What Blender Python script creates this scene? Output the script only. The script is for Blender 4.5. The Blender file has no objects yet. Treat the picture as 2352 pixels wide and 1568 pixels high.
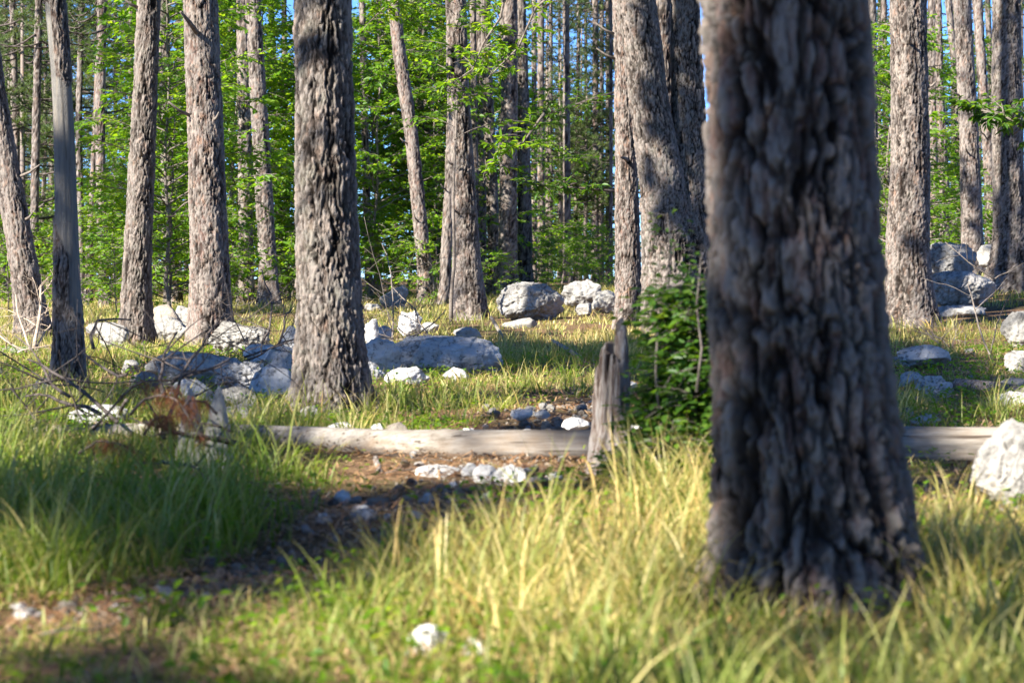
import bpy, math, random
import numpy as np
from mathutils import Vector

# ---------------------------------------------------------------- camera, sky, sun
SC = bpy.context.scene
COL = SC.collection
PITCH = math.radians(1.537)
CH = 0.925
F = 85.0 / 36.0 * 2352.0
cam = bpy.data.cameras.new('camera')
cam.lens = 85.0
cam.sensor_width = 36.0
cam.clip_start = 0.05
cam.clip_end = 6000.0
cam.dof.use_dof = True
cam.dof.focus_distance = 27.0
cam.dof.aperture_fstop = 4.9
camo = bpy.data.objects.new('camera', cam)
camo.location = (0, 0, CH)
camo.rotation_euler = (math.radians(90) - PITCH, 0, 0)
COL.objects.link(camo)
SC.camera = camo

SUN_EL = math.radians(37.0)
SUN_AZ = math.radians(50.0)          # to the left of straight behind the camera
SUN = Vector((-math.sin(SUN_AZ) * math.cos(SUN_EL), -math.cos(SUN_AZ) * math.cos(SUN_EL), math.sin(SUN_EL)))
W = bpy.data.worlds.new('World')
SC.world = W
W.use_nodes = True
wn = W.node_tree
sky = wn.nodes.new('ShaderNodeTexSky')
sky.sky_type = 'NISHITA'
sky.sun_disc = False
sky.sun_elevation = SUN_EL
sky.sun_rotation = math.radians(230.0)
sky.altitude = 2000.0
sky.air_density = 0.8
sky.dust_density = 0.0
sky.ozone_density = 6.0
tint = wn.nodes.new('ShaderNodeMix'); tint.data_type = 'RGBA'; tint.blend_type = 'MULTIPLY'; tint.inputs[0].default_value = 1.0
tint.inputs[7].default_value = (0.66, 0.90, 1.22, 1)
wn.links.new(sky.outputs[0], tint.inputs[6]); wn.links.new(tint.outputs[2], wn.nodes['Background'].inputs[0])
wn.nodes['Background'].inputs[1].default_value = 0.066
sl = bpy.data.lights.new('sun', 'SUN')
sl.energy = 5.0
sl.angle = math.radians(0.53)
sl.color = (1.0, 0.94, 0.84)
so = bpy.data.objects.new('sun', sl)
so.rotation_euler = (-SUN).to_track_quat('-Z', 'Y').to_euler()
so.location = SUN * 60
COL.objects.link(so)
SC.view_settings.view_transform = 'Standard'
SC.view_settings.look = 'None'
SC.view_settings.exposure = 1.9
SC.view_settings.gamma = 1.0
SC.cycles.max_bounces = 6
SC.cycles.diffuse_bounces = 3
SC.cycles.glossy_bounces = 2
SC.cycles.transmission_bounces = 4
SC.cycles.caustics_reflective = False
SC.cycles.caustics_refractive = False
SC.cycles.use_denoising = True
SC.cycles.sample_clamp_indirect = 4.0

# ---------------------------------------------------------------- numpy noise
def _h(ix, iy, iz, seed):
    h = (ix.astype(np.int64) * 374761393 + iy.astype(np.int64) * 668265263 + iz.astype(np.int64) * 2147483647 + seed * 1274126177) & 0xffffffff
    h = ((h ^ (h >> 13)) * 1274126177) & 0xffffffff
    h = ((h ^ (h >> 16)) * 2246822519) & 0xffffffff
    return ((h ^ (h >> 15)) & 0xffffff) / float(0xffffff)

def vnoise(P, seed=0):
    f = np.floor(P); t = P - f; t = t * t * (3 - 2 * t)
    i = f.astype(np.int64)
    r = 0
    for a in (0, 1):
        wx = t[:, 0] if a else 1 - t[:, 0]
        for b in (0, 1):
            wy = t[:, 1] if b else 1 - t[:, 1]
            for c in (0, 1):
                wz = t[:, 2] if c else 1 - t[:, 2]
                r = r + wx * wy * wz * _h(i[:, 0] + a, i[:, 1] + b, i[:, 2] + c, seed)
    return r

def fbm(P, seed=0, octv=4, gain=.5):
    s = 0; a = 1; n = 0
    for k in range(octv):
        s = s + a * vnoise(P * (2.03 ** k) + 7.1 * k, seed + k); n += a; a *= gain
    return s / n

def voro(P, seed=0):
    i = np.floor(P).astype(np.int64)
    n = len(P)
    f1 = np.full(n, 9.0); f2 = np.full(n, 9.0); cid = np.zeros(n)
    for a in (-1, 0, 1):
        for b in (-1, 0, 1):
            for c in (-1, 0, 1):
                x, y, z = i[:, 0] + a, i[:, 1] + b, i[:, 2] + c
                px = x + _h(x, y, z, seed + 11); py = y + _h(x, y, z, seed + 12); pz = z + _h(x, y, z, seed + 13)
                d = np.sqrt((px - P[:, 0]) ** 2 + (py - P[:, 1]) ** 2 + (pz - P[:, 2]) ** 2)
                k = _h(x, y, z, seed + 14)
                m = d < f1
                f2 = np.where(m, f1, np.minimum(f2, d))
                cid = np.where(m, k, cid)
                f1 = np.where(m, d, f1)
    return f1, f2, cid

def sstep(a, b, x):
    t = np.clip((x - a) / (b - a), 0, 1)
    return t * t * (3 - 2 * t)

# ---------------------------------------------------------------- geometry helpers
def at(u, v, d):
    """point at distance d (world Y) seen at u,v of the 2352x1568 photograph"""
    X = (u - 1176.0) / F; Y = (784.0 - v) / F
    dy = math.cos(PITCH) + Y * math.sin(PITCH); dz = -math.sin(PITCH) + Y * math.cos(PITCH)
    t = d / dy
    return (X * t, d, CH + dz * t)

def mesh_np(name, V, Q=None, T=None, mats=(), attrs=None, smooth=True, mi=None, fattr=None):
    me = bpy.data.meshes.new(name)
    V = np.asarray(V, dtype=np.float32)
    me.vertices.add(len(V)); me.vertices.foreach_set('co', V.ravel())
    parts = []; starts = []; tot = []
    n = 0
    if Q is not None and len(Q):
        Q = np.asarray(Q, dtype=np.int32); parts.append(Q.ravel()); starts.append(n + 4 * np.arange(len(Q))); tot.append(np.full(len(Q), 4)); n += 4 * len(Q)
    if T is not None and len(T):
        T = np.asarray(T, dtype=np.int32); parts.append(T.ravel()); starts.append(n + 3 * np.arange(len(T))); tot.append(np.full(len(T), 3)); n += 3 * len(T)
    li = np.concatenate(parts).astype(np.int32); st = np.concatenate(starts).astype(np.int32)
    me.loops.add(len(li)); me.loops.foreach_set('vertex_index', li)
    me.polygons.add(len(st)); me.polygons.foreach_set('loop_start', st)
    try:
        me.polygons.foreach_set('loop_total', np.concatenate(tot).astype(np.int32))
    except Exception:
        pass
    for m in mats: me.materials.append(m)
    if mi is not None: me.polygons.foreach_set('material_index', np.asarray(mi, dtype=np.int32))
    me.update(calc_edges=True)
    me.polygons.foreach_set('use_smooth', np.full(len(st), bool(smooth)))
    if attrs:
        for k, a in attrs.items():
            at_ = me.attributes.new(k, 'FLOAT', 'POINT')
            at_.data.foreach_set('value', np.asarray(a, dtype=np.float32))
    me.update()
    return me

class Geo:
    """collects vertices, quads, triangles, one material index per face and point attributes"""
    def __init__(s): s.V = []; s.Q = []; s.T = []; s.qm = []; s.tm = []; s.A = {}; s.n = 0
    def add(s, V, Q=None, T=None, m=0, **attrs):
        V = np.asarray(V, float)
        if Q is not None and len(Q): s.Q.append(np.asarray(Q) + s.n); s.qm.append(np.full(len(Q), m))
        if T is not None and len(T): s.T.append(np.asarray(T) + s.n); s.tm.append(np.full(len(T), m))
        for k in set(list(s.A) + list(attrs)):
            if k not in s.A: s.A[k] = [np.zeros(s.n)]
            a = attrs.get(k, 0.0)
            s.A[k].append(np.broadcast_to(np.asarray(a, float), (len(V),)))
        s.V.append(V); s.n += len(V)
    def mesh(s, name, mats, smooth=True, off=(0, 0, 0)):
        V = np.concatenate(s.V) - np.asarray(off)
        Q = np.concatenate(s.Q) if s.Q else None; T = np.concatenate(s.T) if s.T else None
        mi = np.concatenate(s.qm + s.tm)
        return mesh_np(name, V, Q, T, mats, {k: np.concatenate(a) for k, a in s.A.items()}, smooth, mi)

def tube(g, pts, rad, sides=6, m=0, **attrs):
    pts = np.asarray(pts, float); rad = np.broadcast_to(np.asarray(rad, float), (len(pts),))
    tan = np.gradient(pts, axis=0); tan /= np.linalg.norm(tan, axis=1)[:, None] + 1e-9
    ref = np.array([0, 0, 1.0]) if abs(tan[0, 2]) < .9 else np.array([1.0, 0, 0])
    s = np.cross(tan, ref); s /= np.linalg.norm(s, axis=1)[:, None] + 1e-9
    u = np.cross(s, tan)
    a = np.arange(sides) / sides * 2 * math.pi
    V = pts[:, None] + rad[:, None, None] * (np.cos(a)[None, :, None] * s[:, None] + np.sin(a)[None, :, None] * u[:, None])
    n = len(pts)
    i = np.arange(n - 1)[:, None] * sides; j = np.arange(sides)[None]; k = (j + 1) % sides
    Q = np.stack([i + j, i + k, i + sides + k, i + sides + j], -1).reshape(-1, 4)
    V = V.reshape(-1, 3)
    V = np.concatenate([V, pts[-1:] + tan[-1:] * rad[-1] * .6, pts[:1]])
    b = (n - 1) * sides
    T = [(b + j_, b + (j_ + 1) % sides, n * sides) for j_ in range(sides)] + [((j_ + 1) % sides, j_, n * sides + 1) for j_ in range(sides)]
    g.add(V, Q, T, m, **attrs)

def link(o, parent=None):
    COL.objects.link(o)
    if parent is not None: o.parent = parent
    return o

LABELS = {}
def tag(o, label, cat=None, group=None, kind=None):
    if label: o['label'] = label
    if cat: o['category'] = cat
    if group: o['group'] = group
    if kind: o['kind'] = kind
    return o

def thing(name, label, cat, loc, group=None, rz=0):
    o = bpy.data.objects.new(name, None)
    o.empty_display_size = .2
    o.location = loc; o.rotation_euler = (0, 0, rz)
    link(o)
    return tag(o, label, cat, group)

def part(name, me, parent, loc=(0, 0, 0), rz=0, sc=1.0, label=None):
    o = bpy.data.objects.new(name, me)
    o.location = loc; o.rotation_euler = (0, 0, rz)
    o.scale = sc if hasattr(sc, '__len__') else (sc,) * 3
    link(o, parent)
    if label: o['label'] = label
    return o

# ---------------------------------------------------------------- materials
class NT:
    def __init__(s, name):
        s.m = bpy.data.materials.new(name); s.m.use_nodes = True
        s.t = s.m.node_tree; s.t.nodes.clear()
        s.out = s.n('ShaderNodeOutputMaterial')
    def n(s, typ, **kw):
        x = s.t.nodes.new(typ)
        for k, v in kw.items():
            if k.startswith('i_'):
                x.inputs[k[2:].replace('_', ' ')].default_value = v
            else: setattr(x, k, v)
        return x
    def l(s, a, b): s.t.links.new(a, b)
    def attr(s, name): return s.n('ShaderNodeAttribute', attribute_name=name).outputs['Fac']
    def noise(s, scale, detail=4, rough=.6, vec=None, stretch=None):
        x = s.n('ShaderNodeTexNoise'); x.inputs['Scale'].default_value = scale
        x.inputs['Detail'].default_value = detail; x.inputs['Roughness'].default_value = rough
        if vec is None: vec = s.n('ShaderNodeTexCoord').outputs['Object']
        if stretch is not None:
            mp = s.n('ShaderNodeMapping'); mp.inputs['Scale'].default_value = stretch
            s.l(vec, mp.inputs[0]); vec = mp.outputs[0]
        s.l(vec, x.inputs['Vector'])
        return x.outputs['Fac']
    def ramp(s, fac, stops, interp='LINEAR'):
        r = s.n('ShaderNodeValToRGB'); cr = r.color_ramp; cr.interpolation = interp
        while len(cr.elements) > 1: cr.elements.remove(cr.elements[-1])
        cr.elements[0].position = stops[0][0]; cr.elements[0].color = (*stops[0][1], 1)
        for p, c in stops[1:]:
            e = cr.elements.new(p); e.color = (*c, 1)
        s.l(fac, r.inputs[0]); return r.outputs[0]
    def mix(s, fac, a, b, mode='MIX'):
        x = s.n('ShaderNodeMix', data_type='RGBA', blend_type=mode)
        for sock, v in ((x.inputs[0], fac), (x.inputs[6], a), (x.inputs[7], b)):
            if hasattr(v, 'default_value'): s.l(v, sock)
            elif isinstance(v, tuple): sock.default_value = (*v, 1)
            else: sock.default_value = v
        return x.outputs[2]
    def math(s, op, a, b=0.0, clamp=False):
        x = s.n('ShaderNodeMath', operation=op, use_clamp=clamp)
        for sock, v in ((x.inputs[0], a), (x.inputs[1], b)):
            if hasattr(v, 'default_value'): s.l(v, sock)
            else: sock.default_value = v
        return x.outputs[0]
    def bump(s, h, strength=.5, dist=.01):
        b = s.n('ShaderNodeBump'); b.inputs['Strength'].default_value = strength; b.inputs['Distance'].default_value = dist
        s.l(h, b.inputs['Height']); return b.outputs[0]
    def pr(s, col, rough=.9, bump=None, spec=.2):
        p = s.n('ShaderNodeBsdfPrincipled'); p.inputs['Roughness'].default_value = rough
        p.inputs['Specular IOR Level'].default_value = spec
        if hasattr(col, 'default_value'): s.l(col, p.inputs['Base Color'])
        else: p.inputs['Base Color'].default_value = (*col, 1)
        if bump is not None: s.l(bump, p.inputs['Normal'])
        return p.outputs[0]
    def done(s, sh): s.l(sh, s.out.inputs['Surface']); return s.m

def bark_mat(name, warm=0.0, lichen=0.3, bright=1.0):
    n = NT(name)
    plate = n.attr('plate'); crack = n.attr('crack'); bare = n.attr('bare')
    nz = n.noise(9, 5, .65)
    nf = n.noise(60, 6, .8, stretch=(1, 1, .4))
    k = n.math('ADD', n.math('MULTIPLY', plate, .55), n.math('MULTIPLY', nf, .6))
    B = lambda c: tuple(min(1, x * bright) for x in c)
    col = n.ramp(k, [(.2, B((.075 + .03 * warm, .055, .045))), (.42, B((.15 + .04 * warm, .12, .10))),
                     (.60, B((.22, .195, .175))), (.8, B((.30, .24, .20))), (1.0, B((.38, .355, .33)))])
    # pinkish young flakes
    pk = n.ramp(n.noise(14, 3, .6, stretch=(1, 1, .5)), [(.56, (0, 0, 0)), (.68, (1, 1, 1))])
    col = n.mix(n.math('MULTIPLY', pk, .35 + .4 * warm), col, B((.30, .17, .11)))
    li = n.ramp(nz, [(.5, (0, 0, 0)), (.72, (1, 1, 1))])
    col = n.mix(n.math('MULTIPLY', li, lichen), col, (.19, .205, .155))
    col = n.mix(n.math('POWER', crack, .8), (.014, .010, .008), col)
    wood = n.ramp(n.noise(6, 6, .7, stretch=(7, 7, .5)), [(.3, (.11, .10, .09)), (.5, (.185, .175, .16)), (.7, (.27, .225, .17))])
    col = n.mix(bare, col, wood)
    b = n.bump(nf, .8, .012)
    return n.done(n.pr(col, .92, b, .12))

M = {}
M['bark'] = bark_mat('pine_bark', .3, .22, 1.05)
M['bark_grey'] = bark_mat('grey_bark', .05, .40, 1.0)
M['bark_old'] = bark_mat('old_bark', .9, .25, .95)
M['bark_warm'] = bark_mat('warm_bark', .7, .12, 1.05)

def wood_mat():
    n = NT('weathered_wood')
    g = n.noise(5, 7, .7, stretch=(.6, 9, 9))
    col = n.ramp(g, [(.30, (.10, .08, .06)), (.43, (.21, .18, .145)), (.57, (.30, .27, .23)), (.75, (.37, .345, .31))])
    st = n.ramp(n.noise(2.6, 6, .7, stretch=(.8, 2, 2)), [(.45, (0, 0, 0)), (.66, (1, 1, 1))])
    col = n.mix(n.math('MULTIPLY', st, .6), col, (.20, .135, .08))
    sg = n.ramp(n.noise(1.4, 5, .7), [(.50, (0, 0, 0)), (.7, (1, 1, 1))])
    col = n.mix(n.math('MULTIPLY', sg, .6), col, (.21, .21, .20))
    crack = n.ramp(n.noise(3.0, 4, .55, stretch=(.35, 12, 12)), [(.36, (1, 1, 1)), (.40, (0, 0, 0))])
    col = n.mix(n.math('MULTIPLY', crack, .9), col, (.05, .035, .025))
    return n.done(n.pr(col, .8, n.bump(g, .5, .01), .2))
M['wood'] = wood_mat()

def stump_mat():
    n = NT('rotten_wood')
    g = n.noise(7, 7, .75, stretch=(8, 8, .7))
    col = n.ramp(g, [(.36, (.02, .014, .011)), (.43, (.13, .09, .07)), (.52, (.25, .22, .195)), (.7, (.37, .355, .335))])
    return n.done(n.pr(col, .9, n.bump(g, .9, .02), .1))
M['rot'] = stump_mat()

def rock_mat(name, base, dark, spots=.5):
    n = NT(name)
    oi = n.n('ShaderNodeObjectInfo')
    big = n.noise(3.0, 6, .7)
    fine = n.noise(26, 6, .75)
    col = n.ramp(big, [(.3, dark), (.5, base), (.7, tuple(min(1, x * 1.18) for x in base))])
    sp = n.ramp(n.math('ADD', n.math('MULTIPLY', fine, .7), n.math('MULTIPLY', big, .3)), [(.40, (1, 1, 1)), (.49, (0, 0, 0))])
    col = n.mix(n.math('MULTIPLY', sp, spots), col, (.085, .082, .075))
    sp2 = n.ramp(n.noise(8, 5, .7), [(.60, (0, 0, 0)), (.72, (1, 1, 1))])
    col = n.mix(n.math('MULTIPLY', sp2, .5), col, (.26, .215, .15))
    tint = n.math('ADD', .82, n.math('MULTIPLY', oi.outputs['Random'], .3))
    mul = n.n('ShaderNodeVectorMath', operation='SCALE'); n.l(col, mul.inputs[0]); n.l(tint, mul.inputs[3])
    pit = n.attr('pit')
    c2 = n.mix(pit, mul.outputs[0], (.06, .055, .05))
    h = n.math('ADD', big, n.math('MULTIPLY', fine, .8))
    return n.done(n.pr(c2, .9, n.bump(h, .9, .022), .15))
M['rock'] = rock_mat('limestone', (.34, .325, .30), (.19, .18, .165), .6)
M['rock_blue'] = rock_mat('shade_lift_limestone', (.50, .49, .475), (.28, .275, .265), .8)  # same limestone, colour lightened for the rocks that lie in shade
M['stone_white'] = rock_mat('clean_limestone', (.66, .64, .60), (.46, .44, .40), .2)
M['rock_white'] = rock_mat('white_limestone', (.33, .315, .285), (.20, .185, .16), .6)
M['pebble'] = rock_mat('pebble_stone', (.33, .285, .23), (.18, .14, .11), .35)

def leaf_mat(name, stops, tstops, tr=.5, gloss=.35):
    n = NT(name)
    r = n.attr('rnd')
    r = n.math('ADD', n.math('MULTIPLY', r, .6), n.math('MULTIPLY', n.math('SUBTRACT', n.noise(1.1, 3, .6), .2), .75), True)
    col = n.ramp(r, stops); tc = n.ramp(r, tstops)
    p = n.pr(col, .45, None, gloss)
    t = n.n('ShaderNodeBsdfTranslucent'); n.l(tc, t.inputs[0])
    mx = n.n('ShaderNodeMixShader'); mx.inputs[0].default_value = tr
    n.l(p, mx.inputs[1]); n.l(t.outputs[0], mx.inputs[2])
    return n.done(mx.outputs[0])
M['leaf'] = leaf_mat('broad_leaf', [(0, (.04, .11, .010)), (.5, (.085, .19, .012)), (.93, (.14, .25, .014)), (1, (.36, .30, .03))],
                     [(0, (.10, .25, .006)), (.6, (.36, .60, .012)), (1, (.60, .60, .04))], .5)
M['leaf_dark'] = leaf_mat('shrub_leaf', [(0, (.025, .075, .012)), (.6, (.065, .15, .018)), (.93, (.15, .22, .02)), (1, (.30, .18, .04))],
                          [(0, (.08, .20, .01)), (.7, (.24, .42, .015)), (1, (.46, .46, .03))], .4, .4)
M['needle'] = leaf_mat('pine_needle', [(0, (.04, .075, .022)), (.6, (.085, .13, .035)), (.93, (.15, .17, .045)), (1, (.30, .16, .06))],
                       [(0, (.08, .15, .02)), (.7, (.20, .28, .04)), (1, (.40, .30, .08))], .3, .35)
M['dry_needle'] = leaf_mat('dry_needle', [(0, (.10, .035, .014)), (1, (.26, .11, .045))], [(0, (.16, .05, .015)), (1, (.34, .14, .05))], .3, .2)
M['litter'] = leaf_mat('needle_litter', [(0, (.16, .07, .03)), (.6, (.34, .19, .09)), (1, (.50, .36, .20))], [(0, (.2, .09, .03)), (1, (.4, .24, .1))], .15, .2)

def twig_mat(name, a, b):
    n = NT(name)
    g = n.noise(20, 4, .7)
    return n.done(n.pr(n.ramp(g, [(.35, a), (.65, b)]), .85, n.bump(g, .5, .004), .15))
M['twig'] = twig_mat('twig_bark', (.10, .08, .065), (.22, .19, .165))
M['twig_dark'] = twig_mat('dark_twig_bark', (.045, .034, .028), (.13, .11, .10))
M['twig_pale'] = twig_mat('pale_twig_bark', (.30, .23, .17), (.52, .42, .32))

def grass_mat():
    n = NT('grass_blade')
    dry = n.attr('dry'); tip = n.attr('tip'); r = n.attr('rnd')
    d = n.math('ADD', dry, n.math('MULTIPLY', n.math('POWER', tip, 2.5), .45), True)
    g = n.ramp(r, [(0, (.035, .095, .008)), (.5, (.075, .16, .010)), (1, (.16, .24, .015))])
    s = n.ramp(r, [(0, (.45, .27, .07)), (.5, (.68, .52, .20)), (1, (.82, .72, .38))])
    tg = n.ramp(r, [(0, (.16, .34, .008)), (1, (.42, .58, .015))])
    ts = n.ramp(r, [(0, (.46, .28, .05)), (1, (.84, .72, .28))])
    p = n.pr(n.mix(d, g, s), .5, None, .35)
    t = n.n('ShaderNodeBsdfTranslucent'); n.l(n.mix(d, tg, ts), t.inputs[0])
    mx = n.n('ShaderNodeMixShader'); mx.inputs[0].default_value = .42
    n.l(p, mx.inputs[1]); n.l(t.outputs[0], mx.inputs[2])
    return n.done(mx.outputs[0])
M['grass'] = grass_mat()

def ground_mat():
    n = NT('forest_soil')
    a = n.noise(1.3, 6, .65); b = n.noise(14, 6, .7); c = n.noise(60, 4, .7)
    col = n.ramp(b, [(.3, (.07, .040, .024)), (.5, (.18, .105, .060)), (.7, (.30, .19, .11))])
    mo = n.ramp(a, [(.42, (0, 0, 0)), (.6, (1, 1, 1))])
    col = n.mix(n.math('MULTIPLY', mo, .6), col, (.075, .085, .03))
    ch = n.ramp(c, [(.60, (0, 0, 0)), (.70, (1, 1, 1))])
    col = n.mix(n.math('MULTIPLY', ch, .5), col, (.27, .21, .15))
    h = n.math('ADD', b, n.math('MULTIPLY', c, .5))
    return n.done(n.pr(col, .95, n.bump(h, .9, .04), .1))
M['soil'] = ground_mat()

# ---------------------------------------------------------------- terrain
ANCH = [(1890, 1390, 6.8), (765, 955, 15.3), (157, 905, 17.8), (309, 797, 27), (483, 802, 26.5), (82, 785, 30), (1082, 744, 37),
        (619, 706, 48), (239, 716, 50), (203, 716, 52), (400, 693, 52), (567, 702, 50), (979, 693, 50), (849, 700, 55),
        (1165, 662, 55), (1205, 655, 60), (1242, 647, 80), (1303, 650, 85), (1367, 646, 88), (1443, 767, 32), (1560, 778, 30),
        (2092, 757, 31), (2318, 657, 38), (2235, 625, 46), (2172, 590, 55), (2350, 600, 52), (2275, 655, 40), (2300, 665, 38), (1100, 1062, 11.7), (200, 1000, 12.6), (2250, 1068, 11.6),
        (1000, 850, 20.5), (1215, 742, 36), (1335, 716, 42), (905, 712, 45), (560, 810, 25.5), (440, 900, 18.5), (2210, 722, 33),
        (0, 740, 38), (0, 700, 60), (700, 680, 70), (2120, 838, 22), (2120, 925, 17), (2335, 795, 26), (2335, 862, 21), (1750, 770, 31)]
AP = np.array([at(*a) for a in ANCH])
BY = [-30, 0, 7, 12, 16, 20, 27, 31, 37, 50, 60, 95, 600]
BZ = [.0, .0, .0, .03, .06, .08, .15, .19, .25, .33, .42, .82, .82]
ARES = AP[:, 2] - np.interp(AP[:, 1], BY, BZ)

def gz(x, y):
    x = np.atleast_1d(np.asarray(x, float)); y = np.atleast_1d(np.asarray(y, float))
    out = np.interp(y, BY, BZ)
    num = np.zeros_like(x); den = np.full_like(x, .12)
    for (ax, ay, _), r in zip(AP, ARES):
        s = .085 * ay + .35
        w = np.exp(-((x - ax) ** 2 + .6 * (y - ay) ** 2) / (2 * s * s))
        num += w * r; den += w
    out = out + num / den
    far = np.clip(y - 98, 0, None)
    out = out - far ** 1.5 * .012
    P = np.stack([x * .9, y * .9, np.zeros_like(x)], 1)
    out = out + (vnoise(P, 3) - .5) * .05 * np.clip(1.4 - y / 40, 0.2, 1)
    return out

def gz1(x, y): return float(gz(x, y)[0])

ys = np.concatenate([np.linspace(-14, 3, 30), np.linspace(3.1, 30, 230), np.linspace(30.3, 100, 160), np.geomspace(101, 900, 60)])
ss = np.linspace(-1, 1, 241); ss = np.sign(ss) * np.abs(ss) ** 1.35
X = ss[None] * (14 + .9 * np.clip(ys, 0, None))[:, None]; Y = np.broadcast_to(ys[:, None], X.shape)
Z = gz(X.ravel(), Y.ravel())
near = np.clip(1.3 - Y.ravel() / 45, .15, 1)
Pn = np.stack([X.ravel(), Y.ravel(), 0 * Z], 1)
Z = Z + (fbm(Pn * 7, 21, 3) - .5) * .035 * near
nx = len(ss); ny = len(ys)
i = np.arange(ny - 1)[:, None] * nx; j = np.arange(nx - 1)[None]
Q = np.stack([i + j, i + j + 1, i + nx + j + 1, i + nx + j], -1).reshape(-1, 4)
g = mesh_np('ground', np.stack([X.ravel(), Y.ravel(), Z], 1), Q, None, [M['soil']])
o = bpy.data.objects.new('ground', g); link(o); tag(o, None, kind='structure')

# ---------------------------------------------------------------- trunks
def bark(P, s, zs, depth, seed):
    """relief of pine bark: long wiggling fissures, interlocking plates, flaky layers"""
    k = 1 / s
    w = np.stack([fbm(P * k * .5 * np.array([1, 1, .5]) + 3 + 20 * q, seed + 1 + q, 4, .6) for q in range(3)], 1) - .5
    # long vertical fissures: contour lines of a stretched noise
    B = fbm(np.stack([P[:, 0] * k * .62, P[:, 1] * k * .62, P[:, 2] * k / (zs * 2.2)], 1) + w * .9, seed + 30, 3, .5)
    open_ = fbm(P * k * np.array([.35, .35, .12]), seed + 6, 2)
    fis = sstep(.15, .85, np.abs(B - .5) / np.clip((open_ - .20) * .17, .014, .085))
    # plates, short cross cracks
    Q_ = np.stack([P[:, 0] * k, P[:, 1] * k, P[:, 2] * k / zs], 1) + w * np.array([2.8, 2.8, 2.0])
    f1, f2, cid = voro(Q_, seed)
    e = f2 - f1
    crack = sstep(.2, .8, e / np.clip((open_ - .24) * .75, .03, .34))
    Q2 = np.stack([P[:, 0] * k * 2.3, P[:, 1] * k * 2.3, P[:, 2] * k / zs * 2.6], 1) + w * 3.6 + 9
    g1, g2, cid2 = voro(Q2, seed + 50)
    fl = sstep(0, .10, g2 - g1)
    ridge = fbm(np.stack([P[:, 0] * k * .9, P[:, 1] * k * .9, P[:, 2] * k / 6], 1) + w * 1.2, seed + 8, 3)
    fine = fbm(np.stack([P[:, 0] * k * 3.6, P[:, 1] * k * 3.6, P[:, 2] * k * 1.1], 1), seed + 9, 4, .6)
    disp = depth * (1.0 * (fis - 1) + .6 * (crack - 1) + .40 * (cid - .5) + .65 * (cid2 - .5) + .25 * (fl - 1) + .35 * (ridge - .5) + 1.25 * (fine - .5))
    plate = np.clip(.35 * cid + .45 * cid2 + .7 * (fine - .35), 0, 1)
    cr = fis * (.22 + .78 * crack) * (.66 + .34 * fl) * (.6 + .4 * sstep(.35, .5, fine))
    return disp, np.clip(cr, 0, 1), plate

def trunk_geo(g, nodes, d, top_z, n, dz, s=.04, zs=3.2, depth=.012, seed=0, flare=.25, bare=None, ztop_vis=None, sway=0.0, fl_h=.16, dstep=0, lean_y=0.0, bulge=.014, z_off=.3):
    """nodes (u, v, width) from the top down, seen at distance d"""
    pts = [(at(u, v, d), w * d / F / 2) for u, v, w in nodes]
    zz = np.array([p[0][2] for p in pts])[::-1]; xx = np.array([p[0][0] for p in pts])[::-1]; rr = np.array([p[1] for p in pts])[::-1]
    zb = zz[0]; zt = zz[-1]
    if top_z > zt:
        sl = (xx[-1] - xx[-2]) / (zz[-1] - zz[-2]); sl = max(-.12, min(.12, sl))
        zz = np.append(zz, [zt + 1.5, top_z]); xx = np.append(xx, [xx[-1] + sl * 1.5, xx[-1] + sl * 1.5 + sl * .3 * (top_z - zt - 1.5)])
        rr = np.append(rr, [rr[-1] * .96, rr[-1] * .4])
    Zr = np.concatenate([np.arange(zb - z_off, min(zt + .15, top_z), dz), np.arange(zt + .15 + .25, top_z + .3, .45) if top_z > zt else []])
    ug_ = np.arange(zb - z_off - .5, Zr[-1] + .6, .03); k = 7 if d < 20 else 12
    def sm(yy):
        f = np.interp(ug_, zz, yy)
        return np.interp(Zr, ug_[k:-k], np.convolve(f, np.ones(2 * k + 1) / (2 * k + 1), 'valid'))
    xs, rs = sm(xx), sm(rr)
    th = np.arange(n) / n * 2 * math.pi
    ZZ = np.repeat(Zr, n); TH = np.tile(th, len(Zr)); R = np.repeat(rs, n); XC = np.repeat(xs, n)
    rng = np.random.RandomState(seed + 5)
    lob = 1 + .5 * np.sin(TH * 3 + rng.rand() * 6) + .4 * np.sin(TH * 5 + rng.rand() * 6)
    R = R * (1 + flare * lob * np.exp(-np.clip(ZZ - zb, -.2, 99) / fl_h))
    R = R * (1 + bulge * (2 * vnoise(np.stack([np.cos(TH) * 1.2, np.sin(TH) * 1.2, ZZ * 1.6], 1), seed + 77) - 1) * 2)
    yc = d + lean_y * (ZZ - zb)
    P = np.stack([np.cos(TH) * R, np.sin(TH) * R, ZZ], 1)
    dsp, crk, pl = bark(P, s, zs, depth, seed * 7 + 1)
    br = np.zeros(len(P))
    if bare is not None:
        br = np.clip(bare(TH, ZZ, d), 0, 1)
        wood = (fbm(np.stack([np.cos(TH) * 3, np.sin(TH) * 3, ZZ * .5], 1), seed + 4, 3) - .5) * .012 - depth * 1.3
        dsp = dsp * (1 - br) + wood * br; crk = crk * (1 - br) + br
    R2 = np.maximum(R + dsp, .01)
    V = np.stack([XC + np.cos(TH) * R2, yc + np.sin(TH) * R2, ZZ], 1)
    m = len(Zr)
    i = np.arange(m - 1)[:, None] * n; j = np.arange(n)[None]; k2 = (j + 1) % n
    Q = np.stack([i + j, i + k2, i + n + k2, i + n + j], -1).reshape(-1, 4)
    V = np.concatenate([V, [[xs[-1], yc[-1], Zr[-1] + .05]]])
    T = [((m - 1) * n + a, (m - 1) * n + (a + 1) % n, m * n) for a in range(n)]
    g.add(V, Q, T, 0, crack=np.append(crk, 1), plate=np.append(pl, .5), bare=np.append(br, 0))
    return xs, Zr, rs

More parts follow.
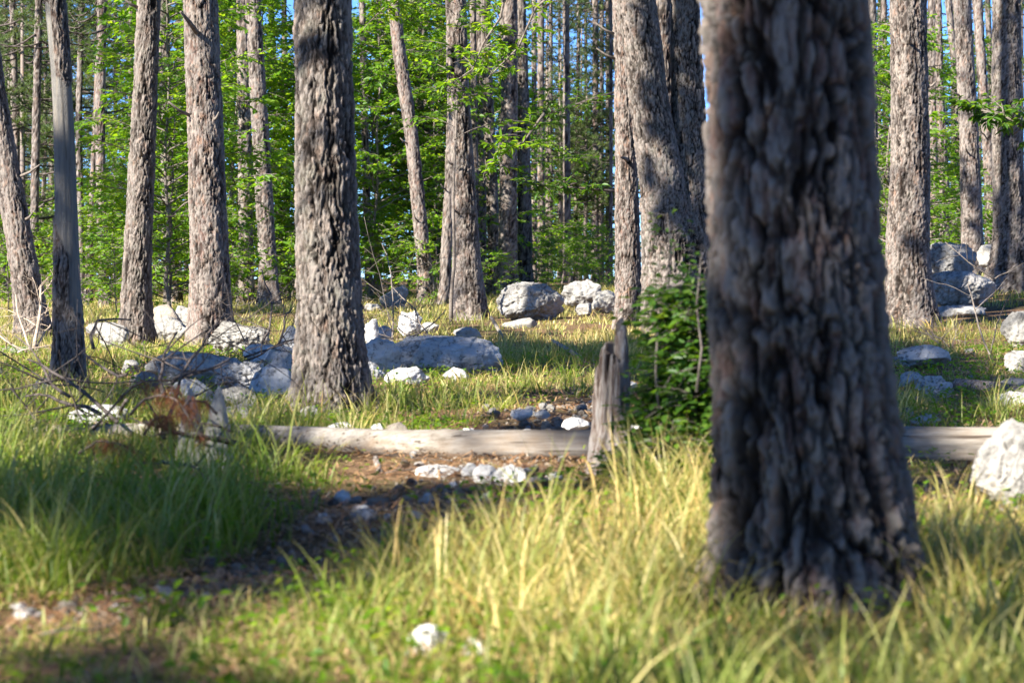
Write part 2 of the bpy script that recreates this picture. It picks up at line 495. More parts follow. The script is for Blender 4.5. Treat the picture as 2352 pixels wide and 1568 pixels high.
# ---------------------------------------------------------------- foliage prototypes
def leaves(g, P, D, N, L, Wd, rng, m=0, fold=.25):
    """P bases, D directions, N normals, L lengths, Wd width ratio"""
    n = len(P)
    D = D / (np.linalg.norm(D, axis=1)[:, None] + 1e-9)
    S = np.cross(N, D); S /= np.linalg.norm(S, axis=1)[:, None] + 1e-9
    U = np.cross(D, S)
    L = np.broadcast_to(L, (n,))[:, None]; w = L * Wd * .5
    b = P; tip = P + D * L - U * L * .12
    l1 = P + D * L * .33 + S * w * .9 + U * w * fold; l2 = P + D * L * .68 + S * w * .75 + U * w * fold * .6
    r1 = P + D * L * .33 - S * w * .9 + U * w * fold; r2 = P + D * L * .68 - S * w * .75 + U * w * fold * .6
    V = np.stack([b, l1, l2, tip, r2, r1], 1).reshape(-1, 3)
    k = np.arange(n)[:, None] * 6
    Q = np.concatenate([k + [0, 3, 2, 1], k + [0, 5, 4, 3]])
    g.add(V, Q, None, m, rnd=np.repeat(rng.rand(n), 6))

def needles(g, P, D, L, wid, k, spread, rng, m=1, droop=0.0):
    """k needles at each tuft P pointing along D"""
    n = len(P)
    P = np.repeat(P, k, 0); D = np.repeat(D / (np.linalg.norm(D, axis=1)[:, None] + 1e-9), k, 0)
    J = rng.normal(size=(n * k, 3)) * spread
    dd = D + J; dd[:, 2] -= droop; dd /= np.linalg.norm(dd, axis=1)[:, None]
    S = np.cross(dd, rng.normal(size=(n * k, 3))); S /= np.linalg.norm(S, axis=1)[:, None] + 1e-9
    LL = (L * (.7 + .5 * rng.rand(n * k)))[:, None]
    b = P + dd * LL * .05
    V = np.stack([b - S * wid / 2, b + S * wid / 2, b + dd * LL], 1).reshape(-1, 3)
    T = np.arange(n * k * 3).reshape(-1, 3)
    g.add(V, None, T, m, rnd=np.repeat(np.repeat(rng.rand(n), k) * .7 + .3 * rng.rand(n * k), 3))

def pine_crown(seed, H, R, nb=46, tuft=30, z0=0.0, wid=.011, L=.13, k=15, dead=6, zfrac=None):
    rng = np.random.RandomState(seed); g = Geo()
    TP = []; TD = []
    for b in range(nb + dead):
        isd = b < dead
        f = rng.rand() ** .9
        z = z0 + (H * f * .96 if not isd else H * .35 * rng.rand() - .6)
        az = rng.rand() * 2 * math.pi
        ln = R * (1 - .65 * f ** 1.4) * (.65 + .5 * rng.rand()) * (.6 if isd else 1)
        up = .05 + .45 * f + .15 * rng.normal()
        n = 7; t = np.linspace(0, 1, n)
        d = np.array([math.cos(az), math.sin(az), 0])
        pts = np.outer(t * ln, d) + np.array([0, 0, z]); pts[:, 2] += up * ln * t * .5 - .28 * ln * t * (1 - t) * 1.6 + .1 * ln * t ** 3
        side = np.array([-d[1], d[0], 0]); pts += np.outer(np.sin(t * 3 + rng.rand() * 3) * .06 * ln, side)
        tube(g, pts, .022 * (1 - t * .8) * (.6 + .3 * ln), 4, 0)
        if isd:
            for q in range(4):
                t0 = .3 + .6 * rng.rand(); p = np.array([np.interp(t0, t, pts[:, c]) for c in range(3)])
                e = p + (d * .5 + side * rng.choice([-1, 1]) + np.array([0, 0, rng.normal() * .3])) * (.2 + .3 * rng.rand())
                tube(g, [p, (p + e) / 2 + rng.normal(size=3) * .02, e], [.006, .004, .002], 3, 0)
            continue
        ns = max(4, int(tuft * ln / R / 5))
        for q in range(ns):
            t0 = .35 + .65 * (q + rng.rand()) / ns
            p = np.array([np.interp(t0, t, pts[:, c]) for c in range(3)])
            sd = side * rng.choice([-1, 1]) + d * (.4 + .5 * rng.rand()) + np.array([0, 0, .25 + .25 * rng.normal()])
            sl = (.25 + .35 * rng.rand()) * (1.15 - t0 * .5)
            e = p + sd * sl
            mid = (p + e) / 2 - np.array([0, 0, .03])
            tube(g, [p, mid, e], [.008, .006, .004], 3, 0)
            for w in range(5):
                tt = .35 + .65 * (w + 1) / 5
                c = p + (e - p) * tt + rng.normal(size=3) * .05
                TP.append(c); TD.append(sd * .7 + np.array([0, 0, .6]) + rng.normal(size=3) * .35)
    needles(g, np.array(TP), np.array(TD), L, wid, k, .62, rng, 1)
    return g.mesh('pine_crown', [M['twig_dark'], M['needle']])

def leafy_crown(seed, H, R, nb=44, nt=9, nl=13, z0=.4, leaf=.085, stem_r=.035, m='leaf', fold=.25, wd=.52, prof=None):
    rng = np.random.RandomState(seed); g = Geo(); gs = Geo()
    tz = np.linspace(0, H * .97, 12)
    sx = np.cumsum(rng.normal(size=12)) * .05 * H / 6; sy = np.cumsum(rng.normal(size=12)) * .05 * H / 6
    stem = np.stack([sx, sy, tz], 1); stem[0, :2] = 0
    tube(gs, np.concatenate([[[0, 0, -.3]], stem]), np.linspace(stem_r, stem_r * .2, 13), 7, 0)
    LP = []; LD = []; LN = []
    for b in range(nb):
        f = ((b + rng.rand()) / nb)
        z = z0 + (H - z0) * f
        p0 = np.array([np.interp(z, tz, stem[:, 0]), np.interp(z, tz, stem[:, 1]), min(z, tz[-1])])
        az = b * 2.4 + rng.normal() * .5
        ln = R * ((1 - f) ** .55 * .9 + .18) * (.6 + .55 * rng.rand())
        d = np.array([math.cos(az), math.sin(az), 0]); side = np.array([-d[1], d[0], 0])
        n = 7; t = np.linspace(0, 1, n); up = .25 + .5 * rng.rand()
        pts = p0 + np.outer(t * ln, d); pts[:, 2] += up * ln * t * (1 - .55 * t)
        pts += np.outer(np.sin(t * 4 + rng.rand() * 6) * .07 * ln, side) - np.outer(np.sin(0 * t), side)
        pts[0] = p0
        tube(g, pts, stem_r * .36 * (1 - .8 * t) + .002, 4, 0)
        for q in range(nt):
            t0 = .22 + .78 * (q + rng.rand()) / nt
            p = np.array([np.interp(t0, t, pts[:, c]) for c in range(3)])
            sd = side * (1 if q % 2 else -1) * (.5 + .6 * rng.rand()) + d * (.5 + .4 * rng.rand()) + np.array([0, 0, .38 * rng.normal() + .1])
            sd /= np.linalg.norm(sd); tl = (.22 + .42 * rng.rand()) * (R / 1.8) ** .5
            e = p + sd * tl - np.array([0, 0, .07 * tl])
            tube(g, [p, (p + e) / 2 + np.array([0, 0, .03]), e], [.0045, .0035, .002], 3, 0)
            ss_ = np.cross(sd, [0, 0, 1]); ss_ /= np.linalg.norm(ss_)
            tilt = rng.normal(size=3) * .28
            for w in range(nl):
                tt = .12 + .9 * (w + .5) / nl
                c = p + (e - p) * tt + rng.normal(size=3) * .012
                LP.append(c); LD.append(sd * .6 + ss_ * (1 if w % 2 else -1) * (.8 + .3 * rng.rand()) + np.array([0, 0, -.22 + .25 * rng.normal()]))
                LN.append(np.array([0, -.25, .9]) + tilt + rng.normal(size=3) * .5)
    n = len(LP)
    leaves(g, np.array(LP), np.array(LD), np.array(LN), leaf * (.6 + .7 * rng.rand(n)), wd, rng, 1, fold)
    return gs.mesh('sapling_stem', [M['twig']]), g.mesh('leafy_crown', [M['twig'], M[m]])

PINE = [pine_crown(11, 7.5, 2.3, 50, 42, wid=.015, dead=3), pine_crown(12, 6.5, 2.0, 44, 38, wid=.015, dead=3), pine_crown(13, 8.5, 2.5, 56, 42, wid=.015, dead=3)]
PINE_SPARSE = [pine_crown(21, 5.0, 2.3, 24, 26, wid=.016, L=.16, k=12), pine_crown(22, 4.5, 2.0, 20, 24, wid=.016, L=.16, k=12)]
LEAFY = [leafy_crown(31, 6.8, 2.0, 62, 12, 14, leaf=.10), leafy_crown(32, 5.8, 1.9, 56, 12, 14, leaf=.10), leafy_crown(33, 7.8, 2.2, 70, 12, 14, leaf=.105), leafy_crown(34, 4.2, 1.6, 46, 10, 13, z0=.15, leaf=.09)]
LOW = [leafy_crown(41, 1.5, .9, 22, 7, 11, z0=.05, leaf=.07, stem_r=.012), leafy_crown(42, 1.1, .8, 18, 7, 11, z0=.03, leaf=.065, stem_r=.01)]

# ---------------------------------------------------------------- the pine trunks
NEAR = 'large pines standing in the sunlit clearing'
MID = 'slimmer pines standing in the middle distance'
FARG = 'thin pines far back in the wood'
def snag_bare(TH, ZZ, d):
    # exposed wood between v 180 and 610, with a ragged bark edge
    v = 635 - (ZZ - CH) / d * F
    w = 40 * (vnoise(np.stack([np.cos(TH) * 1.6, np.sin(TH) * 1.6, ZZ * 2], 1), 5) - .5)
    left = np.cos(TH) < -.1
    top = 187 + w + np.where(np.cos(TH) < -.35, -175, 0)
    bot = np.where(np.cos(TH) > .35, 660, 545) + 110 * np.cos(TH + .4) * .5 + w * 1.5
    return (v > top) & (v < bot)

# name, d, nodes, ring count, dz, bark scale, depth, mat, label, group, crown(scale, z)
TR = [
 ('pine_tree', 6.8, [(1797, 0, 372), (1810, 200, 378), (1822, 500, 388), (1836, 800, 412), (1852, 1000, 430), (1868, 1150, 448), (1888, 1300, 478), (1895, 1390, 500)], 260, .0085, .058, .027, 'bark_old',
  'very thick blurred pine trunk closest to the viewer, grass around its foot', NEAR, 8),
 ('pine_tree', 15.3, [(741, 0, 130), (744, 200, 134), (747, 400, 136), (754, 600, 144), (757, 784, 157), (761, 880, 170), (765, 955, 186)], 220, .012, .045, .017, 'bark_grey',
  'stout grey pine trunk standing just behind the left half of the fallen log', NEAR, 8),
 ('dead_tree', 17.8, [(126, 0, 54), (140, 175, 51), (147, 300, 54), (152, 500, 59), (155, 650, 67), (157, 800, 73), (157, 905, 78)], 110, .014, .034, .010, 'bark',
  'dead pine stripped to smooth grey wood with bark left at top and foot', NEAR, 0),
 ('pine_tree', 27, [(342, 0, 52), (334, 200, 57), (320, 500, 62), (313, 650, 67), (309, 797, 76)], 120, .018, .042, .016, 'bark_grey',
  'slightly leaning pine whose foot hides part of a rounded pale boulder', NEAR, 7.5),
 ('pine_tree', 26.5, [(460, 0, 78), (467, 200, 82), (475, 400, 84), (482, 600, 90), (484, 802, 98)], 130, .018, .045, .018, 'bark_warm',
  'broad sunlit pine rising beside the bright white boulder', NEAR, 8),
 ('pine_tree', 30, [(-30, 90, 52), (-8, 250, 56), (24, 430, 60), (48, 570, 64), (66, 680, 70), (84, 787, 82)], 100, .02, .045, .017, 'bark',
  'pine leaning in from the left edge with a bare twiggy bush at its foot', NEAR, 8),
 ('pine_tree', 48, [(581, 0, 36), (592, 200, 38), (604, 400, 40), (614, 580, 42), (620, 706, 48)], 48, .035, .05, .018, 'bark',
  'slim leaning pine next to the left side of the stout grey trunk', MID, 9),
 ('pine_tree', 37, [(1047, 0, 47), (1052, 200, 51), (1062, 400, 55), (1074, 600, 62), (1083, 744, 78)], 90, .022, .045, .018, 'bark',
  'pine with flared foot standing directly left of the cracked boulder', NEAR, 8),
 ('pine_tree', 50, [(903, 0, 28), (921, 150, 31), (944, 300, 32), (959, 450, 33), (974, 600, 34), (980, 693, 40)], 44, .035, .05, .016, 'bark_warm',
  'crooked slim pine leaning left as it rises among the bright leaves', MID, 9),
 ('pine_tree', 32, [(1428, 0, 44), (1433, 150, 44), (1437, 300, 50), (1441, 500, 56), (1443, 640, 60), (1445, 767, 68)], 90, .02, .036, .014, 'bark_warm',
  'sunlit straight pine pressed against the left side of the forked trunk', NEAR, 8.5),
 ('pine_tree', 31, [(2086, 0, 84), (2089, 200, 87), (2091, 400, 90), (2086, 500, 96), (2085, 600, 102), (2092, 757, 114)], 120, .018, .042, .017, 'bark',
  'broad pine standing left of the big layered rock outcrop', NEAR, 8),
 ('pine_tree', 46, [(2210, 0, 40), (2217, 150, 42), (2225, 300, 44), (2232, 500, 49), (2236, 640, 54)], 60, .03, .045, .017, 'bark',
  'dark pine rising behind the top slab of the layered rock outcrop', MID, 9),
 ('pine_tree', 38, [(2312, 0, 66), (2312, 200, 68), (2316, 400, 71), (2320, 550, 76), (2318, 657, 98)], 90, .022, .045, .018, 'bark_grey',
  'thick pale pine at the right edge with a widely flared root', NEAR, 9),
 ('pine_tree', 58, [(1110, 0, 36), (1104, 250, 36), (1100, 500, 34), (1100, 660, 38)], 36, .045, .055, .018, 'bark', 'grey pine trunk partly hidden behind the pine beside the cracked boulder', MID, 9),
 ('pine_tree', 56, [(1086, 0, 15), (1090, 300, 16), (1094, 660, 18)], 20, .06, .055, .01, 'bark', 'thin dark trunk showing as a strip beside the flared pine', MID, 9),
 ('pine_tree', 55, [(1170, 0, 38), (1170, 200, 39), (1168, 400, 41), (1165, 662, 46)], 40, .045, .055, .018, 'bark', 'upright dark pine rising just behind the cracked boulder', MID, 9),
 ('pine_tree', 60, [(1196, 0, 24), (1202, 250, 28), (1205, 500, 33), (1206, 655, 38)], 36, .045, .055, .016, 'bark_grey', 'greyish pine touching the right side of the upright dark pine', MID, 9),
 ('pine_tree', 57, [(1120, 200, 24), (1128, 380, 27), (1136, 600, 30), (1137, 658, 32)], 30, .05, .055, .016, 'bark_grey', 'bluish grey trunk between the flared pine and the upright dark pine', MID, 9),
 ('pine_tree', 49, [(1040, 150, 20), (1033, 400, 23), (1026, 560, 25), (1020, 698, 30)], 30, .05, .05, .014, 'bark', 'pine stem leaning out behind the left side of the flared pine', MID, 9),
 ('pine_tree', 66, [(960, 0, 38), (972, 200, 41), (978, 400, 42), (984, 680, 46)], 36, .05, .055, .018, 'bark_warm', 'pale sunlit pine trunk veiled by leaves right of the crooked pine', MID, 9),
 ('pine_tree', 55, [(832, 0, 16), (838, 300, 17), (849, 702, 20)], 20, .06, .055, .012, 'bark', 'thin pine just right of the stout grey trunk', MID, 9),
 ('pine_tree', 52, [(375, 0, 26), (380, 250, 28), (388, 500, 31), (400, 693, 36)], 36, .045, .05, .016, 'bark_grey', 'dark pine half hidden by leaves between the two large left pines', MID, 9),
 ('pine_tree', 50, [(558, 0, 30), (562, 350, 32), (567, 704, 36)], 36, .045, .05, .016, 'bark', 'shaded pine half hidden by leaves behind the slim leaning pine', MID, 9),
 ('pine_tree', 50, [(235, 0, 22), (231, 200, 22), (231, 400, 23), (236, 570, 24), (240, 716, 27)], 30, .045, .05, .014, 'bark_warm', 'slim straight pine standing right of the stripped dead pine', MID, 5.5),
 ('pine_tree', 52, [(220, 250, 12), (214, 400, 14), (207, 560, 19), (203, 716, 22)], 26, .05, .05, .012, 'bark_warm', 'thin leaning pine whose foot stands left of the slim straight one', MID, 5.5),
 ('pine_tree', 55, [(188, 0, 15), (184, 150, 15), (181, 300, 15), (184, 500, 16), (190, 715, 18)], 20, .06, .05, .012, 'bark', 'thin dark pine rising closest behind the stripped dead pine', MID, 5.5),
 ('pine_tree', 52, [(90, 0, 18), (84, 250, 19), (79, 480, 20), (82, 710, 22)], 24, .05, .05, .012, 'bark', 'thin brown pine between the leaning left pine and the dead pine', MID, 5.5),
 ('pine_tree', 60, [(28, 0, 14), (34, 200, 15), (42, 450, 16), (52, 700, 18)], 20, .06, .05, .012, 'bark', 'dark thin pine crossing behind the top of the leaning left pine', MID, 5.5),
 ('pine_tree', 66, [(98, 500, 10), (94, 600, 11), (95, 700, 12)], 16, .08, .05, .008, 'bark', 'very thin trunk low in the gap left of the dead pine', MID, 5),
 ('pine_tree', 70, [(301, 0, 10), (300, 200, 10), (298, 680, 14)], 16, .08, .05, .008, 'bark', 'very thin trunk just left of the slightly leaning pine', MID, 5.5),
 ('pine_tree', 58, [(622, 0, 15), (634, 300, 16), (648, 690, 19)], 20, .06, .05, .01, 'bark', 'thin shaded pine in the gap between slim leaning pine and stout trunk', MID, 9),
 ('pine_tree', 64, [(652, 0, 13), (655, 350, 14), (660, 690, 17)], 20, .06, .05, .01, 'bark_warm', 'thin sunlit pine touching the left edge of the stout grey trunk', MID, 9),
 ('pine_tree', 52, [(2002, 0, 22), (2006, 400, 24), (2010, 700, 28)], 26, .05, .05, .012, 'bark_grey', 'dark pine showing beside the right edge of the nearest trunk', MID, 9),
 ('pine_tree', 66, [(2030, 0, 14), (2034, 300, 15), (2036, 640, 18)], 20, .06, .05, .01, 'bark_warm', 'pale thin pine in the gap right of the nearest trunk', MID, 9),
 ('pine_tree', 56, [(2140, 0, 20), (2142, 250, 21), (2146, 640, 26)], 24, .05, .05, .012, 'bark', 'thin pine touching the right edge of the broad pine by the outcrop', MID, 9),
 ('pine_tree', 54, [(2155, 0, 16), (2160, 250, 19), (2167, 400, 24), (2174, 600, 30)], 28, .045, .05, .014, 'bark_warm', 'sunlit slim pine above the layered rock outcrop', MID, 9),
 ('pine_tree', 62, [(2178, 0, 16), (2192, 150, 16), (2202, 350, 17), (2206, 600, 22)], 24, .06, .05, .01, 'bark', 'dark bent pine left of the dark pine behind the outcrop', MID, 9),
 ('pine_tree', 58, [(2245, 0, 23), (2256, 180, 23), (2270, 350, 25), (2279, 600, 32)], 28, .045, .05, .014, 'bark_warm', 'pale pine slanting up between the outcrop pine and the right edge pine', MID, 9),
 ('pine_tree', 70, [(2268, 0, 14), (2276, 200, 14), (2288, 600, 18)], 20, .06, .05, .01, 'bark', 'thin trunk just left of the thick pale pine at the right edge', MID, 9),
]
FARL = 'one of the thin straight pines far back in the wood'
for (u, w, d, u2) in [(1227, 12, 75, 1226), (1242, 16, 78, 1243), (1265, 10, 84, 1264), (1300, 16, 82, 1303), (1330, 9, 86, 1320), (1368, 14, 84, 1367), (1382, 10, 88, 1382),
                      (1396, 11, 86, 1397), (1150, 10, 80, 1149), (1285, 7, 92, 1284), (1345, 7, 92, 1347), (1010, 12, 74, 1012), (905, 13, 72, 908), (870, 15, 66, 866), (1404, 8, 80, 1403),
                      (690, 14, 60, 694), (720, 12, 64, 722), (265, 9, 80, 264), (150, 12, 72, 152), (120, 9, 78, 118), (12, 10, 66, 14), (355, 10, 78, 356), (410, 11, 74, 412), (430, 9, 80, 428),
                      (530, 12, 66, 532), (2020, 9, 80, 2018), (2060, 12, 74, 2062), (2190, 10, 80, 2188), (2250, 9, 84, 2250), (2345, 12, 72, 2346), (1640, 14, 60, 1638), (1520, 14, 62, 1520)]:
    X_ = (u2 - 1176) / F * d
    zb = gz1(X_, d); vb = 635 - (zb - CH) / d * F
    TR.append(('pine_tree', d, [(u, 0, w), (.5 * (u + u2), vb * .5, w * 1.05), (u2, vb, w * 1.25)], 14, .1, .06, .008, 'bark_warm' if int(u) % 3 == 0 else 'bark', FARL, FARG, 4.5))

LAND = [(-60, 'left edge of the picture'), (60, 'leaning left pine'), (150, 'dead pine'), (235, 'slim straight pine'), (322, 'slightly leaning pine'), (400, 'half hidden dark pine'), (474, 'broad sunlit pine'),
        (600, 'slim leaning pine'), (750, 'stout grey trunk'), (849, 'thin pine right of the stout trunk'), (950, 'crooked slim pine'), (1066, 'flared pine'), (1170, 'upright dark pine'),
        (1303, 'clean thin pine over the grey boulders'), (1440, 'sunlit straight pine'), (1560, 'forked pine'), (1850, 'nearest trunk'), (2090, 'broad pine by the outcrop'), (2225, 'outcrop pine'), (2316, 'thick right edge pine'), (2420, 'right edge of the picture')]
ORD = ['first', 'second', 'third', 'fourth', 'fifth', 'sixth', 'seventh', 'eighth', 'ninth', 'tenth', 'eleventh', 'twelfth', 'thirteenth', 'fourteenth', 'fifteenth', 'sixteenth']
def gap_labels(us, what):
    """labels that place each far thing between the big trunks either side of it"""
    gap = [max(k for k in range(len(LAND) - 1) if LAND[k][0] <= u or k == 0) for u in us]
    out = [''] * len(us)
    for gk in set(gap):
        mem = sorted([k for k in range(len(us)) if gap[k] == gk], key=lambda k: us[k])
        for r_, k in enumerate(mem):
            a, b = LAND[gk][1], LAND[gk + 1][1]
            out[k] = (ORD[r_] + ' ' if len(mem) > 1 else '') + what + ' right of the ' + a
    return out
far_i = [k for k, a in enumerate(TR) if a[9] == FARG]
fl_ = gap_labels([TR[k][2][0][0] for k in far_i], 'far thin pine')
for k, lb in zip(far_i, fl_): TR[k] = TR[k][:8] + (lb,) + TR[k][9:]
crng = random.Random(5)
CROWNS = []
for k, (nm, d, nodes, n, dz, s, dep, mt, lab, grp, cz) in enumerate(TR):
    base = at(nodes[-1][0], nodes[-1][1], d)
    if cz in (7.5, 8, 8.5, 9) and d > 12: cz = 11.0
    if grp == FARG and nodes[0][0] > 600: cz = 9.5
    g_ = Geo()
    top = 15.5 if cz else at(0, -160, d)[2]
    hero = d < 10
    xs, Zr, rs = trunk_geo(g_, nodes, d, top, n, dz, s, 4.2 if not hero else 3.9, dep, seed=k + 3, flare=.36 if not hero else .20,
                           bare=snag_bare if nm == 'dead_tree' else None, fl_h=.16 if d < 20 else .26, bulge=.012)
    base = (base[0], d, base[2])
    cat = 'tree'
    t = thing(nm, lab, cat, base, grp)
    part('trunk', g_.mesh('trunk', [M[mt]], off=base), t)
    if cz:
        xt = float(np.interp(min(14, top) * .9, Zr, xs)); 
        if d >= 45:
            pc = PINE[crng.randrange(3)] if cz < 8 else PINE_SPARSE[crng.randrange(2)]; sc = crng.uniform(.8, 1.0)
        else:
            pc = PINE_SPARSE[crng.randrange(2)]; sc = 1.0
        z0 = base[2] + cz
        c = part('crown', pc, t, (float(np.interp(z0 + 2, Zr, xs)) - base[0], 0, cz), crng.uniform(0, 6.28), sc)
    # broken branch stubs
    if nm == 'pine_tree' and 20 < d < 60:
        for q in range(2):
            zq = base[2] + crng.uniform(1.5, 4); a = crng.uniform(3.4, 6)
            gg = Geo(); xx = float(np.interp(zq, Zr, xs)); rr = float(np.interp(zq, Zr, rs))
            p0 = np.array([xx + math.cos(a) * rr * .6, d + math.sin(a) * rr * .6, zq]); dr = np.array([math.cos(a), math.sin(a), .35]); L_ = crng.uniform(.08, .3)
            tube(gg, [p0, p0 + dr * (rr * .4 + L_ * .5), p0 + dr * (rr * .4 + L_) + np.array([0, 0, .04])], [.022, .016, .008], 6, 0)
            part('branch_stub', gg.mesh('branch_stub', [M['twig']], off=base), t)

# stubs the photograph shows clearly
def stub(tree_i, u0, v0, u1, v1, d, r):
    t = [o for o in bpy.data.objects if o.type == 'EMPTY' and o.get('label') == TR[tree_i][8]][0]
    gg = Geo(); a = np.array(at(u0, v0, d)); b = np.array(at(u1, v1, d - .35))
    tube(gg, [a, (a + b) / 2 + np.array([0, 0, .01]), b], [r, r * .8, r * .45], 7, 0)
    part('branch_stub', gg.mesh('branch_stub', [M['twig']], off=t.location), t)
stub(4, 452, 75, 415, 28, 26.3, .03)
stub(9, 1442, 368, 1427, 362, 31.9, .03)

# the forked twin trunk
base = at(1555, 778, 30); base = (base[0], 30, base[2])
t = thing('forked_pine', 'massive forked pine with two fused stems and burled bark, shaded blue grey', 'tree', base, NEAR)
ga = Geo()
xs, Zr, rs = trunk_geo(ga, [(1462, 0, 90), (1476, 120, 90), (1492, 240, 92), (1512, 360, 104), (1530, 480, 118), (1536, 600, 124), (1540, 778, 138)], 30, 14, 140, .018, .05, 2.8, .02, 201, flare=.14, bulge=.02)
part('trunk', ga.mesh('trunk', [M['bark_grey']], off=base), t, label='left stem of the forked pine')
gb = Geo()
trunk_geo(gb, [(1573, 0, 66), (1578, 150, 74), (1582, 300, 82), (1583, 450, 96), (1586, 600, 104), (1592, 778, 122)], 30.15, 14, 130, .018, .05, 2.8, .02, 202, flare=.14, bulge=.02)
part('trunk', gb.mesh('trunk', [M['bark_grey']], off=base), t, label='right stem of the forked pine')
part('crown', PINE_SPARSE[0], t, (-.9, 0, 11), 1.0, 1.0)
part('crown', PINE_SPARSE[1], t, (.2, 0, 11.3), 2.0, 1.0)
gb = Geo()
trunk_geo(gb, [(1521, 0, 40), (1526, 200, 40), (1532, 500, 42), (1536, 760, 46)], 33, 13, 60, .03, .045, 2.8, .012, 203)
bb = at(1536, 770, 33)
t = thing('pine_tree', 'paler trunk seen through the crotch of the forked pine', 'tree', (bb[0], 33, bb[2]), NEAR)
part('trunk', gb.mesh('trunk', [M['bark_warm']], off=(bb[0], 33, bb[2])), t)

# slim smooth sapling in front of the flared pine
gs_ = Geo(); p = [np.array(at(u, v, 35.5)) for u, v in [(1036, 750), (1036, 700), (1038, 660), (1042, 620), (1043, 560), (1041, 450), (1046, 330), (1050, 230)]]
tube(gs_, p, [.034, .031, .029, .027, .024, .02, .015, .01], 10, 0)
b_ = tuple(p[0]); t = thing('sapling', 'slim smooth grey sapling stem in front of the flared pine', 'sapling', b_)
part('trunk', gs_.mesh('sapling_stem', [M['twig']], off=b_), t)
part('crown', leafy_crown(55, 2.6, .8, 16, 5, 9, z0=.3, leaf=.09, stem_r=.012)[1], t, (.1, 0, 2.4), 0, 1)

# ---------------------------------------------------------------- understorey of broad-leaved trees
LG = 'bright green broad-leaved understorey trees'
def leafy(u, d, k, sc, rz, lab, proto=None, zoff=0, nm='broadleaf_tree', grp=LG):
    x = (u - 1176) / F * d
    z = gz1(x, d) + zoff
    t = thing(nm, lab, 'tree' if nm != 'bush' else 'bush', (x, d, z), grp, rz)
    a, b = (proto or LEAFY)[k]
    part('trunk' if nm != 'bush' else 'stem', a, t, sc=sc); part('crown', b, t, sc=sc)
UL = [
 (385, 43, 3, 1.0, 1.9, 'short leafy tree directly right of the slightly leaning pine'),
 (545, 51, 3, 1.3, .7, 'short leafy tree between the broad sunlit pine and slim leaning pine'),
 (664, 53, 3, 1.2, 2.7, 'short leafy tree closest to the left side of the stout trunk'),
 (850, 58, 3, 1.4, 3.7, 'short leafy tree closest to the right side of the stout trunk'),
 (1012, 57, 3, 1.4, 5.1, 'short leafy tree just left of the flared pine'),
 (1265, 96, 3, 1.6, 5.1, 'leafy tree on the crest behind the far thin pines'),
 (1335, 92, 1, 1.2, 2.1, 'taller leafy tree on the crest left of the sunlit straight pine'),
 (1395, 86, 3, 1.5, 1.1, 'leafy tree on the crest touching the sunlit straight pine'),
 (2055, 48, 3, 1.2, .1, 'bright leafy tree low between nearest trunk and broad pine by the outcrop'),
 (268, 46, 3, .62, .3, 'leafy tree filling the gap between slim straight pine and slightly leaning pine'),
 (392, 42, 1, 1.15, 1.1, 'bright leafy tree between the two large left pines'),
 (415, 58, 2, 1.2, 2.1, 'tall leafy tree behind the bright one between the two large left pines'),
 (532, 51.5, 0, 1.1, 2.9, 'bright leafy tree right of the broad sunlit pine'),
 (600, 56, 2, 1.15, 4.0, 'leafy tree behind the slim leaning pine'),
 (668, 56, 1, 1.1, 5.2, 'leafy tree whose crown meets the left side of the stout grey trunk'),
 (872, 53, 2, 1.05, .9, 'dark green leafy tree right of the stout grey trunk'),
 (935, 60, 0, 1.25, 2.4, 'leafy tree behind the crooked slim pine'),
 (1010, 59, 1, 1.2, 3.3, 'bright leafy tree between the crooked pine and the flared pine'),
 (1120, 66, 2, 1.2, 4.4, 'leafy tree behind the grey trunks above the cracked boulder'),
 (800, 66, 1, 1.3, 5.0, 'leafy tree deep in the wood behind the stout grey trunk'),
 (2110, 62, 1, 1.1, 1.4, 'sparse leafy tree behind the broad pine by the outcrop'),
 (2010, 58, 3, 1.1, 2.6, 'leafy young tree beside the right edge of the nearest trunk'),
 (2200, 68, 0, 1.0, 3.1, 'leafy tree glowing behind the dark pine of the outcrop'),
 (320, 70, 3, 1.3, .2, 'leafy tree deep in the wood behind the slightly leaning pine'),
 (500, 74, 1, 1.4, 1.7, 'leafy tree deep in the wood behind the broad sunlit pine'),
 (1075, 74, 0, 1.2, 1.9, 'leafy tree deep in the wood behind the flared pine'),
]
for a in UL: leafy(*a)
LB = 'low leafy bushes along the edge of the clearing'
BS = [(20, 44, 0, 1.2), (60, 52, 1, 1.4), (5, 60, 0, 1.7), (130, 58, 1, 1.6), (270, 40, 1, 1.2), (255, 60, 0, 1.7), (375, 52, 0, 1.5), (430, 60, 1, 1.8), (520, 50, 1, 1.3), (580, 51, 0, 1.2),
                                   (655, 51, 1, 1.2), (880, 52, 0, 1.1), (930, 53, 1, 1.0), (1010, 50, 1, 1.1), (1140, 52, 1, .9), (1260, 60, 0, .8), (1290, 72, 1, 1.2), (1330, 78, 0, 1.3), (1390, 70, 1, 1.5), (1230, 76, 0, 1.2),
                                   (2165, 50, 0, 1.4), (2120, 56, 1, 1.8), (2290, 56, 1, 1.6), (2030, 54, 0, 1.6), (1350, 90, 1, 1.6), (1280, 90, 0, 1.4), (1400, 92, 0, 1.6), (60, 75, 0, 2.2), (180, 72, 0, 2.0), (310, 62, 1, 1.8)]
bl_ = gap_labels([b[0] for b in BS], 'low green bush')
for q, (u, d, k, sc) in enumerate(BS):
    leafy(u, d, k, sc, q * 1.3, bl_[q], LOW, 0, 'bush', LB)

